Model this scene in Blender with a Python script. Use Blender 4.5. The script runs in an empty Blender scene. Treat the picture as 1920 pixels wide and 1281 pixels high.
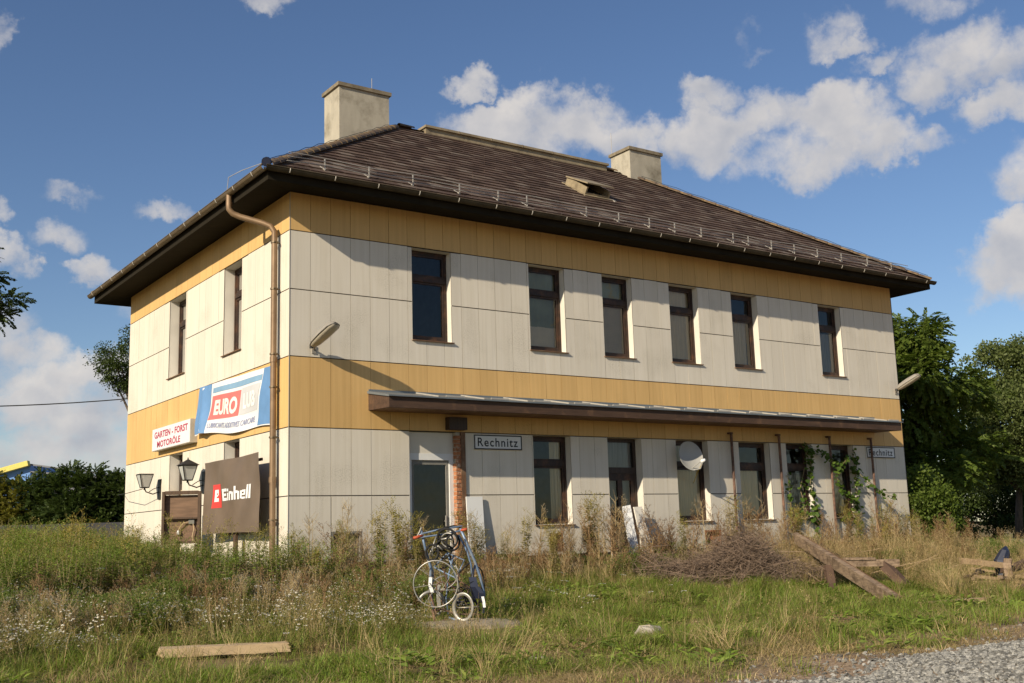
import bpy, math, random
import numpy as np
from mathutils import Vector, Matrix
random.seed(7); RNG = np.random.default_rng(11)
SC = bpy.context.scene
COL = SC.collection
R = math.radians

# ------------------------------------------------------------------ camera
cd = bpy.data.cameras.new('camera'); cam = bpy.data.objects.new('camera', cd); COL.objects.link(cam)
cd.sensor_width = 36.0; cd.lens = 38.554; cd.clip_start = 0.1; cd.clip_end = 2000
CAM = Vector((-7.706, -17.965, 1.2375))
M = Matrix(((0.82292872, -0.07455249, -0.56323197), (-0.56739807, -0.15864832, -0.80801617), (-0.02911619, 0.98451645, -0.1728572))).to_4x4()
M.translation = CAM
cam.matrix_world = M
SC.camera = cam

# ------------------------------------------------------------------ light, sky, exposure
SUN_DIR = Vector((2.8, 1.0, -1.48)).normalized()
sl = bpy.data.lights.new('sun', 'SUN'); so = bpy.data.objects.new('sun', sl); COL.objects.link(so)
sl.energy = 4.9; sl.angle = R(0.55); sl.color = (1.0, 0.885, 0.70)
so.rotation_euler = SUN_DIR.to_track_quat('-Z', 'Y').to_euler(); so.location = (-30, -12, 20)
SC.view_settings.view_transform = 'Standard'; SC.view_settings.look = 'None'
SC.view_settings.exposure = 0.26; SC.view_settings.gamma = 1.0; SC.view_settings.use_curve_mapping = False
SC.render.engine = 'CYCLES'
SC.cycles.max_bounces = 6; SC.cycles.diffuse_bounces = 3; SC.cycles.glossy_bounces = 3
SC.cycles.transparent_max_bounces = 12; SC.cycles.transmission_bounces = 3
SC.cycles.use_denoising = True

# clouds as (azimuth, elevation, half width, half height, amount), in degrees
CLOUDS = [(55.7,20.9,2.65,1.25,1.00),(52.1,21.1,3.07,1.62,1.00),(49.0,20.1,2.37,1.25,0.95),(56.9,23.2,1.17,0.61,0.80),(50.4,21.7,1.39,0.84,0.80),(53.9,21.9,1.67,0.95,0.90),(44.3,19.9,2.37,1.45,1.00),(44.1,21.9,1.53,0.78,0.85),(41.0,20.7,2.23,1.34,1.00),(37.5,20.0,2.65,1.62,1.00),(39.5,18.5,3.07,1.34,0.85),(35.5,18.9,1.95,1.11,0.90),(33.1,18.4,1.25,0.72,0.60),(45.8,19.5,1.11,1.11,0.70),(31.6,22.0,2.45,1.55,0.85),(32.5,20.9,1.7,1.0,0.7),(29.2,19.5,1.9,0.95,0.8),(28.8,21.5,1.67,1.25,0.75),(37.4,24.2,1.34,1.00,0.62),(36.6,23.4,0.95,0.56,0.70),(35.4,22.4,1.00,0.50,0.50),(41.8,24.3,0.95,1.00,0.42),(41.6,23.4,1.06,0.33,0.45),(30.3,12.1,2.09,1.39,1.00),(29.2,13.3,1.67,1.28,1.00),(30.7,11.0,1.67,0.72,0.50),(68.1,26.8,1.28,0.61,0.60),(32.5,24.8,1.95,0.67,0.55),(81.3,24.2,0.50,0.95,0.55),(76.3,13.2,1.45,0.78,0.85),(75.2,13.0,1.67,0.84,0.70),(80.3,13.8,1.00,1.00,0.80),(80.8,15.8,0.61,0.61,0.60),(73.1,16.4,1.25,0.50,0.45),(78.0,15.0,1.25,0.72,0.42),(77.8,16.9,1.25,0.45,0.40),(78.4,9.4,1.28,0.95,0.60),(79.2,8.9,1.67,0.95,0.55),(76.0,8.4,2.51,1.00,1.00),(77.8,7.7,2.51,1.11,0.90),(79.5,6.6,2.23,1.00,1.00),(76.8,6.5,3.62,1.67,0.85),(78.9,4.7,4.46,1.67,0.80),(75.5,4.5,3.62,1.67,0.75),(77.4,3.4,4.46,1.11,0.60),(70.1,12.2,4.46,1.67,0.80),(26.0,16.3,3.34,1.95,0.90),(23.2,12.1,4.46,2.23,1.00),(85.0,10.5,5.02,2.23,1.00),(87.8,5.1,6.97,1.67,0.90),(34.4,2.5,6.13,1.39,0.70),
          (100,18,6,2.5,1),(115,9,9,2.5,1),(140,14,8,3,1),(10,14,7,3,1),(-20,10,9,3,1),(-70,12,7,3,.9),(-130,10,7,3,.9),(180,12,8,3,.9)]

def build_world():
    w = bpy.data.worlds.new('World'); SC.world = w; w.use_nodes = True
    nt = w.node_tree; nt.nodes.clear(); N = nt.nodes.new; L = nt.links.new
    out = N('ShaderNodeOutputWorld'); bg = N('ShaderNodeBackground'); bg.inputs[1].default_value = 0.080
    L(bg.outputs[0], out.inputs[0])
    sky = N('ShaderNodeTexSky'); sky.sky_type = 'NISHITA'; sky.sun_disc = False
    sky.sun_elevation = R(26.5); sky.sun_rotation = math.atan2(-SUN_DIR.x, -SUN_DIR.y)
    sky.altitude = 200; sky.air_density = 1.0; sky.dust_density = 0.35; sky.ozone_density = 2.2
    tc = N('ShaderNodeTexCoord')
    hsv = N('ShaderNodeHueSaturation'); hsv.inputs['Saturation'].default_value = 1.10; hsv.inputs['Value'].default_value = 1.06; hsv.inputs['Hue'].default_value = .507; L(sky.outputs[0], hsv.inputs['Color'])
    def math_(op, a, b=None, c=None):
        n = N('ShaderNodeMath'); n.operation = op
        for i, v in enumerate((a, b, c)):
            if v is None: continue
            if isinstance(v, (int, float)): n.inputs[i].default_value = v
            else: L(v, n.inputs[i])
        return n.outputs[0]
    def dot(v, k):
        n = N('ShaderNodeVectorMath'); n.operation = 'DOT_PRODUCT'; L(v, n.inputs[0]); n.inputs[1].default_value = k
        return n.outputs['Value']
    gen = tc.outputs['Generated']
    def noise(scale, det, rough, off=(0, 0, 0), col=False):
        ad = N('ShaderNodeVectorMath'); ad.operation = 'ADD'; L(gen, ad.inputs[0]); ad.inputs[1].default_value = off
        n = N('ShaderNodeTexNoise'); n.inputs['Scale'].default_value = scale; n.inputs['Detail'].default_value = det
        n.inputs['Roughness'].default_value = rough; L(ad.outputs[0], n.inputs['Vector'])
        return n.outputs['Color' if col else 'Fac']
    wob = N('ShaderNodeVectorMath'); wob.operation = 'MULTIPLY_ADD'
    L(noise(24, 6, .6, col=True), wob.inputs[0]); wob.inputs[1].default_value = (.07, .07, .07)
    sh = N('ShaderNodeVectorMath'); sh.operation = 'SUBTRACT'; L(gen, sh.inputs[0]); sh.inputs[1].default_value = (.035, .035, .035)
    L(sh.outputs[0], wob.inputs[2])
    P = wob.outputs[0]
    D = S = None
    for az, el, ra, re, amp in CLOUDS:
        a, e = R(az), R(el)
        c = Vector((math.cos(a)*math.cos(e), math.sin(a)*math.cos(e), math.sin(e)))
        u = Vector((math.sin(a), -math.cos(a), 0)); v = u.cross(c)
        k = 1.36
        q = dot(P, u/math.sin(R(ra)*k)); s = dot(P, v/math.sin(R(re)*k))
        r2 = math_('MULTIPLY_ADD', s, s, math_('MULTIPLY', q, q))
        g = math_('MAXIMUM', math_('MULTIPLY_ADD', r2, -amp, amp), 0.0)
        f = math_('GREATER_THAN', dot(P, c), 0.5)
        g = math_('MULTIPLY', g, f)
        D = g if D is None else math_('MAXIMUM', D, g)
        gs = math_('MULTIPLY', g, s)
        S = gs if S is None else math_('ADD', S, gs)
    n1 = noise(22, 9, .60); s1 = noise(15, 5, .5); s2 = noise(15, 5, .5, (-.012, -.005, .012))
    dens = math_('ADD', math_('MULTIPLY', D, 1.18), math_('MULTIPLY_ADD', n1, 2.3, -1.22))
    gate = N('ShaderNodeMapRange'); gate.interpolation_type = 'SMOOTHSTEP'
    gate.inputs['From Min'].default_value = .0; gate.inputs['From Max'].default_value = .42; L(D, gate.inputs['Value'])
    al = N('ShaderNodeMapRange'); al.interpolation_type = 'SMOOTHSTEP'
    al.inputs['From Min'].default_value = -.02; al.inputs['From Max'].default_value = 1.02; L(dens, al.inputs['Value'])
    alpha = math_('MULTIPLY', math_('MULTIPLY', al.outputs[0], gate.outputs[0]), .93)
    # light side of every billow: the density falls off towards the sun
    light = math_('ADD', math_('MULTIPLY_ADD', math_('SUBTRACT', s1, s2), 1.5, .60), math_('MULTIPLY', S, .34))
    thick = math_('MULTIPLY_ADD', dens, -.10, .06)
    cr = N('ShaderNodeMapRange'); cr.inputs['From Min'].default_value = .1; cr.inputs['From Max'].default_value = 1.0
    L(math_('ADD', light, thick), cr.inputs['Value'])
    mixc = N('ShaderNodeMix'); mixc.data_type = 'RGBA'; L(cr.outputs[0], mixc.inputs['Factor'])
    mixc.inputs['A'].default_value = (4.3, 4.5, 5.1, 1); mixc.inputs['B'].default_value = (8.0, 7.5, 7.0, 1)
    mx = N('ShaderNodeMix'); mx.data_type = 'RGBA'; L(alpha, mx.inputs['Factor'])
    L(hsv.outputs[0], mx.inputs['A']); L(mixc.outputs['Result'], mx.inputs['B'])
    L(mx.outputs['Result'], bg.inputs[0])
    w.cycles.sampling_method = 'MANUAL'; w.cycles.sample_map_resolution = 512
build_world()

# ------------------------------------------------------------------ helpers
def tag(o, label=None, cat=None, group=None, kind=None):
    if label: o['label'] = label
    if cat: o['category'] = cat
    if group: o['group'] = group
    if kind: o['kind'] = kind
    return o

def empty(name, loc=(0, 0, 0), rot=(0, 0, 0)):
    o = bpy.data.objects.new(name, None); COL.objects.link(o); o.location = loc; o.rotation_euler = rot
    o.empty_display_size = .2
    return o

def link(name, me, parent=None, loc=None):
    o = bpy.data.objects.new(name, me); COL.objects.link(o)
    if parent is not None: o.parent = parent
    if loc is not None: o.location = loc
    return o

def copy_tree(o, parent=None):
    c = o.copy(); COL.objects.link(c)
    if parent is not None: c.parent = parent
    for ch in list(o.children): copy_tree(ch, c)
    return c

class MB:
    def __init__(s): s.v = []; s.f = []; s.m = []
    def face(s, pts, m=0):
        b = len(s.v); s.v += [tuple(p) for p in pts]; s.f.append(tuple(range(b, b+len(pts)))); s.m.append(m)
    def box(s, x0, x1, y0, y1, z0, z1, m=0, mat=None, skip=()):
        c = [(x, y, z) for z in (z0, z1) for y in (y0, y1) for x in (x0, x1)]
        if mat is not None: c = [tuple(mat @ Vector(p)) for p in c]
        b = len(s.v); s.v += c
        F = [(0, 2, 3, 1), (4, 5, 7, 6), (0, 1, 5, 4), (2, 6, 7, 3), (0, 4, 6, 2), (1, 3, 7, 5)]
        for i, q in enumerate(F):
            if i in skip: continue
            s.f.append(tuple(b+k for k in q)); s.m.append(m)
    def beam(s, p, q, w, h, m=0, roll=0.0):
        p, q = Vector(p), Vector(q); d = (q-p); L = d.length
        M = d.to_track_quat('X', 'Z').to_matrix().to_4x4() @ Matrix.Rotation(roll, 4, 'X'); M.translation = p
        s.box(0, L, -w/2, w/2, -h/2, h/2, m, M)
    def tube(s, pts, r, n=8, m=0, cap=True, closed=False, flat=None):
        pts = [Vector(p) for p in pts]; k = len(pts); rs = r if hasattr(r, '__len__') else [r]*k
        rings = []; prev = None
        for i, p in enumerate(pts):
            if closed: t = pts[(i+1) % k]-pts[i-1]
            else: t = pts[min(i+1, k-1)]-pts[max(i-1, 0)]
            t = t.normalized() if t.length > 1e-9 else Vector((0, 0, 1))
            if prev is None:
                a = Vector((0, 0, 1)) if abs(t.z) < .9 else Vector((1, 0, 0))
                u = t.cross(a).normalized()
            else:
                u = prev-t*prev.dot(t)
                u = u.normalized() if u.length > 1e-6 else t.orthogonal().normalized()
            prev = u; w = t.cross(u)
            b = len(s.v); rings.append(b)
            for j in range(n):
                a = 2*math.pi*j/n
                s.v.append(tuple(p+(u*math.cos(a)+w*math.sin(a)*(flat or 1))*rs[i]))
        for i in range(k if closed else k-1):
            a, b = rings[i], rings[(i+1) % k]
            for j in range(n):
                s.f.append((a+j, a+(j+1) % n, b+(j+1) % n, b+j)); s.m.append(m)
        if cap and not closed:
            s.f.append(tuple(rings[0]+j for j in reversed(range(n)))); s.m.append(m)
            s.f.append(tuple(rings[-1]+j for j in range(n))); s.m.append(m)
    def ring(s, c, ax, R_, r, n=32, k=6, m=0, squash=1.0, flat=None, a0=0, a1=None):
        c = Vector(c); ax = Vector(ax).normalized(); u = ax.orthogonal().normalized()
        if abs(ax.z) < .9: u = Vector((0, 0, 1)).cross(ax).normalized()
        w = ax.cross(u); full = a1 is None; a1 = a1 if a1 is not None else 2*math.pi
        cnt = n if full else n+1
        pts = [c+u*math.cos(a0+(a1-a0)*i/n)*R_*squash+w*math.sin(a0+(a1-a0)*i/n)*R_ for i in range(cnt)]
        s.tube(pts, r, k, m, closed=full, flat=flat)
    def lathe(s, prof, n=16, m=0, c=(0, 0, 0), mat=None):
        rings = []
        for r, z in prof:
            b = len(s.v); rings.append(b)
            for j in range(n):
                a = 2*math.pi*j/n; p = Vector((c[0]+r*math.cos(a), c[1]+r*math.sin(a), c[2]+z))
                s.v.append(tuple(mat @ p if mat is not None else p))
        for a, b in zip(rings, rings[1:]):
            for j in range(n):
                s.f.append((a+j, a+(j+1) % n, b+(j+1) % n, b+j)); s.m.append(m)
    def mesh(s, name, mats, smooth=False):
        me = bpy.data.meshes.new(name); me.from_pydata(s.v, [], s.f)
        mats = mats if isinstance(mats, (list, tuple)) else [mats]
        for q in mats: me.materials.append(q)
        if len(mats) > 1: me.polygons.foreach_set('material_index', s.m)
        if smooth:
            me.polygons.foreach_set('use_smooth', [True]*len(s.f))
        me.update(); return me
    def obj(s, name, mats, parent=None, loc=None, smooth=False):
        return link(name, s.mesh(name, mats, smooth), parent, loc)

def smooth_by_angle(me, ang=40):
    me.polygons.foreach_set('use_smooth', [True]*len(me.polygons))
    try: me.set_sharp_from_angle(angle=R(ang))
    except Exception: pass

def mesh_np(name, V, F, mats, mi=None, smooth=False):
    """V (n,3), F (k,4) or (k,3) numpy arrays"""
    me = bpy.data.meshes.new(name); k, w = F.shape
    me.vertices.add(len(V)); me.vertices.foreach_set('co', np.ascontiguousarray(V, dtype=np.float32).ravel())
    me.loops.add(k*w); me.loops.foreach_set('vertex_index', np.ascontiguousarray(F, dtype=np.int32).ravel())
    me.polygons.add(k); me.polygons.foreach_set('loop_start', np.arange(0, k*w, w, dtype=np.int32))
    try: me.polygons.foreach_set('loop_total', np.full(k, w, dtype=np.int32))
    except Exception: pass
    for q in (mats if isinstance(mats, (list, tuple)) else [mats]): me.materials.append(q)
    if mi is not None: me.polygons.foreach_set('material_index', np.ascontiguousarray(mi, dtype=np.int32))
    if smooth: me.polygons.foreach_set('use_smooth', np.ones(k, dtype=bool))
    me.update(calc_edges=True); return me

# ------------------------------------------------------------------ materials
def new_mat(name):
    m = bpy.data.materials.new(name); m.use_nodes = True
    nt = m.node_tree; nt.nodes.clear()
    return m, nt, nt.nodes.new, nt.links.new

def ramp(N, L, src, stops, interp='LINEAR'):
    r = N('ShaderNodeValToRGB'); r.color_ramp.interpolation = interp
    e = r.color_ramp.elements
    while len(e) < len(stops): e.new(.5)
    for i, (p, c) in enumerate(stops):
        e[i].position = p; e[i].color = (c[0], c[1], c[2], 1) if hasattr(c, '__len__') else (c, c, c, 1)
    L(src, r.inputs[0]); return r.outputs[0]

def simple(name, col, rough=.7, metal=0., var=.12, scale=6., bump=0., bscale=60., rnd=0., stretch=None, island=0., spec=.35, col2=None, mask=(.45, .62), mscale=3., coat=0.):
    m, nt, N, L = new_mat(name)
    out = N('ShaderNodeOutputMaterial'); b = N('ShaderNodeBsdfPrincipled'); L(b.outputs[0], out.inputs[0])
    b.inputs['Roughness'].default_value = rough; b.inputs['Metallic'].default_value = metal
    b.inputs['Specular IOR Level'].default_value = spec
    if coat: b.inputs['Coat Weight'].default_value = coat
    geo = N('ShaderNodeNewGeometry'); vec = geo.outputs['Position']
    if stretch:
        mp = N('ShaderNodeMapping'); mp.inputs['Scale'].default_value = stretch; L(vec, mp.inputs[0]); vec = mp.outputs[0]
    n = N('ShaderNodeTexNoise'); n.inputs['Scale'].default_value = scale; n.inputs['Detail'].default_value = 6; L(vec, n.inputs['Vector'])
    c = Vector(col)
    f = ramp(N, L, n.outputs['Fac'], [(.25, c*(1-var)), (.75, c*(1+var))])
    if col2 is not None:
        n3 = N('ShaderNodeTexNoise'); n3.inputs['Scale'].default_value = mscale; n3.inputs['Detail'].default_value = 8; n3.inputs['Roughness'].default_value = .65; L(geo.outputs['Position'], n3.inputs['Vector'])
        k = ramp(N, L, n3.outputs['Fac'], [(mask[0], 0.), (mask[1], 1.)])
        mx = N('ShaderNodeMix'); mx.data_type = 'RGBA'; L(k, mx.inputs['Factor']); L(f, mx.inputs['A']); mx.inputs['B'].default_value = (*col2, 1); f = mx.outputs['Result']
    if rnd or island:
        oi = N('ShaderNodeObjectInfo'); ad = N('ShaderNodeMath'); ad.operation = 'MULTIPLY_ADD'
        L(oi.outputs['Random'], ad.inputs[0]); ad.inputs[1].default_value = rnd; ad.inputs[2].default_value = 1-rnd/2-island/2
        v = ad.outputs[0]
        if island:
            a2 = N('ShaderNodeMath'); a2.operation = 'MULTIPLY_ADD'; L(geo.outputs['Random Per Island'], a2.inputs[0]); a2.inputs[1].default_value = island; L(v, a2.inputs[2]); v = a2.outputs[0]
        hs = N('ShaderNodeHueSaturation'); L(f, hs.inputs['Color']); L(v, hs.inputs['Value']); f = hs.outputs[0]
    L(f, b.inputs['Base Color'])
    if bump:
        n2 = N('ShaderNodeTexNoise'); n2.inputs['Scale'].default_value = bscale; n2.inputs['Detail'].default_value = 5; L(vec, n2.inputs['Vector'])
        bp = N('ShaderNodeBump'); bp.inputs['Strength'].default_value = bump; bp.inputs['Distance'].default_value = .02
        L(n2.outputs['Fac'], bp.inputs['Height']); L(bp.outputs[0], b.inputs['Normal'])
    return m

def leafmat(name, cols, trans=.35, rough=.55, rnd=.35, island=.35):
    """foliage: colour picked per instance and per leaf, partly translucent"""
    m, nt, N, L = new_mat(name)
    out = N('ShaderNodeOutputMaterial'); b = N('ShaderNodeBsdfPrincipled'); b.inputs['Roughness'].default_value = rough
    b.inputs['Specular IOR Level'].default_value = .25
    t = N('ShaderNodeBsdfTranslucent'); mix = N('ShaderNodeMixShader'); mix.inputs[0].default_value = trans
    geo = N('ShaderNodeNewGeometry'); oi = N('ShaderNodeObjectInfo')
    a = N('ShaderNodeMath'); a.operation = 'MULTIPLY'; L(oi.outputs['Random'], a.inputs[0]); a.inputs[1].default_value = rnd/(rnd+island)
    a2 = N('ShaderNodeMath'); a2.operation = 'MULTIPLY_ADD'; L(geo.outputs['Random Per Island'], a2.inputs[0]); a2.inputs[1].default_value = island/(rnd+island); L(a.outputs[0], a2.inputs[2])
    st = [(i/(len(cols)-1), Vector(c)) for i, c in enumerate(cols)]
    c = ramp(N, L, a2.outputs[0], st)
    L(c, b.inputs['Base Color'])
    hs = N('ShaderNodeHueSaturation'); hs.inputs['Value'].default_value = 1.25; hs.inputs['Saturation'].default_value = 1.1; L(c, hs.inputs['Color']); L(hs.outputs[0], t.inputs[0])
    L(b.outputs[0], mix.inputs[1]); L(t.outputs[0], mix.inputs[2]); L(mix.outputs[0], out.inputs[0])
    return m

def panelmat(name, col, streak=.08, rnd=.07, dirt=(.30, .26, .19)):
    m, nt, N, L = new_mat(name)
    out = N('ShaderNodeOutputMaterial'); b = N('ShaderNodeBsdfPrincipled'); L(b.outputs[0], out.inputs[0])
    b.inputs['Roughness'].default_value = .62; b.inputs['Specular IOR Level'].default_value = .3
    geo = N('ShaderNodeNewGeometry'); oi = N('ShaderNodeObjectInfo')
    mp = N('ShaderNodeMapping'); mp.inputs['Scale'].default_value = (9, 9, .35); L(geo.outputs['Position'], mp.inputs[0])
    n = N('ShaderNodeTexNoise'); n.inputs['Scale'].default_value = 1.6; n.inputs['Detail'].default_value = 5; L(mp.outputs[0], n.inputs['Vector'])
    c = Vector(col)
    f = ramp(N, L, n.outputs['Fac'], [(.3, (c.x*(1-streak), c.y*(1-streak*1.25), c.z*(1-streak*1.9))), (.72, c*(1+streak*.6))])
    # grey weather speckle in patches
    n2 = N('ShaderNodeTexNoise'); n2.inputs['Scale'].default_value = 1.1; n2.inputs['Detail'].default_value = 3; L(geo.outputs['Position'], n2.inputs['Vector'])
    n3 = N('ShaderNodeTexNoise'); n3.inputs['Scale'].default_value = 46; n3.inputs['Detail'].default_value = 3; L(geo.outputs['Position'], n3.inputs['Vector'])
    k1 = ramp(N, L, n2.outputs['Fac'], [(.52, 0.), (.74, 1.)]); k2 = ramp(N, L, n3.outputs['Fac'], [(.44, 0.), (.70, 1.)])
    mu = N('ShaderNodeMath'); mu.operation = 'MULTIPLY'; L(k1, mu.inputs[0]); L(k2, mu.inputs[1])
    mu2 = N('ShaderNodeMath'); mu2.operation = 'MULTIPLY'; L(mu.outputs[0], mu2.inputs[0]); mu2.inputs[1].default_value = .75
    mx = N('ShaderNodeMix'); mx.data_type = 'RGBA'; L(mu2.outputs[0], mx.inputs['Factor']); L(f, mx.inputs['A']); mx.inputs['B'].default_value = (*dirt, 1)
    mp5 = N('ShaderNodeMapping'); mp5.inputs['Scale'].default_value = (16, 16, .22); L(geo.outputs['Position'], mp5.inputs[0])
    n5 = N('ShaderNodeTexNoise'); n5.inputs['Scale'].default_value = 1.3; n5.inputs['Detail'].default_value = 4; L(mp5.outputs[0], n5.inputs['Vector'])
    n6 = N('ShaderNodeTexNoise'); n6.inputs['Scale'].default_value = .55; n6.inputs['Detail'].default_value = 4; L(geo.outputs['Position'], n6.inputs['Vector'])
    k5 = ramp(N, L, n5.outputs['Fac'], [(.55, 0.), (.74, .28)]); k6 = ramp(N, L, n6.outputs['Fac'], [(.42, 0.), (.66, 1.)])
    mu5 = N('ShaderNodeMath'); mu5.operation = 'MULTIPLY'; L(k5, mu5.inputs[0]); L(k6, mu5.inputs[1])
    mx5 = N('ShaderNodeMix'); mx5.data_type = 'RGBA'; L(mu5.outputs[0], mx5.inputs['Factor']); L(mx.outputs['Result'], mx5.inputs['A']); mx5.inputs['B'].default_value = (*dirt, 1); mx = mx5
    # splashed earth on the lowest part
    sp = N('ShaderNodeSeparateXYZ'); L(geo.outputs['Position'], sp.inputs[0])
    mr = N('ShaderNodeMapRange'); mr.inputs['From Min'].default_value = 1.7; mr.inputs['From Max'].default_value = .7; L(sp.outputs['Z'], mr.inputs['Value'])
    n4 = N('ShaderNodeTexNoise'); n4.inputs['Scale'].default_value = 5; n4.inputs['Detail'].default_value = 7; L(geo.outputs['Position'], n4.inputs['Vector'])
    k4 = ramp(N, L, n4.outputs['Fac'], [(.42, 0.), (.75, .75)])
    mu4 = N('ShaderNodeMath'); mu4.operation = 'MULTIPLY'; L(mr.outputs[0], mu4.inputs[0]); L(k4, mu4.inputs[1])
    mx2 = N('ShaderNodeMix'); mx2.data_type = 'RGBA'; L(mu4.outputs[0], mx2.inputs['Factor']); L(mx.outputs['Result'], mx2.inputs['A']); mx2.inputs['B'].default_value = (.22, .18, .12, 1)
    a = N('ShaderNodeMath'); a.operation = 'MULTIPLY_ADD'; L(oi.outputs['Random'], a.inputs[0]); a.inputs[1].default_value = rnd; a.inputs[2].default_value = 1-rnd/2
    hs = N('ShaderNodeHueSaturation'); L(mx2.outputs['Result'], hs.inputs['Color']); L(a.outputs[0], hs.inputs['Value'])
    L(hs.outputs[0], b.inputs['Base Color'])
    bp = N('ShaderNodeBump'); bp.inputs['Strength'].default_value = .12; bp.inputs['Distance'].default_value = .01
    L(n3.outputs['Fac'], bp.inputs['Height']); L(bp.outputs[0], b.inputs['Normal'])
    return m

def glassmat(name, tint=(.93, .94, .92), rough=.0, refl=1.0):
    m, nt, N, L = new_mat(name)
    out = N('ShaderNodeOutputMaterial'); tr = N('ShaderNodeBsdfTransparent'); tr.inputs[0].default_value = (*tint, 1)
    gl = N('ShaderNodeBsdfGlossy'); gl.inputs['Roughness'].default_value = rough
    fr = N('ShaderNodeFresnel'); fr.inputs['IOR'].default_value = 1.6
    mu = N('ShaderNodeMath'); mu.operation = 'MULTIPLY'; L(fr.outputs[0], mu.inputs[0]); mu.inputs[1].default_value = 1.15*refl
    geo = N('ShaderNodeNewGeometry'); n = N('ShaderNodeTexNoise'); n.inputs['Scale'].default_value = 2.5; L(geo.outputs['Position'], n.inputs['Vector'])
    bp = N('ShaderNodeBump'); bp.inputs['Strength'].default_value = .05; bp.inputs['Distance'].default_value = .1; L(n.outputs['Fac'], bp.inputs['Height']); L(bp.outputs[0], gl.inputs['Normal'])
    mx = N('ShaderNodeMixShader'); L(mu.outputs[0], mx.inputs[0]); L(tr.outputs[0], mx.inputs[1]); L(gl.outputs[0], mx.inputs[2]); L(mx.outputs[0], out.inputs[0])
    return m

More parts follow.
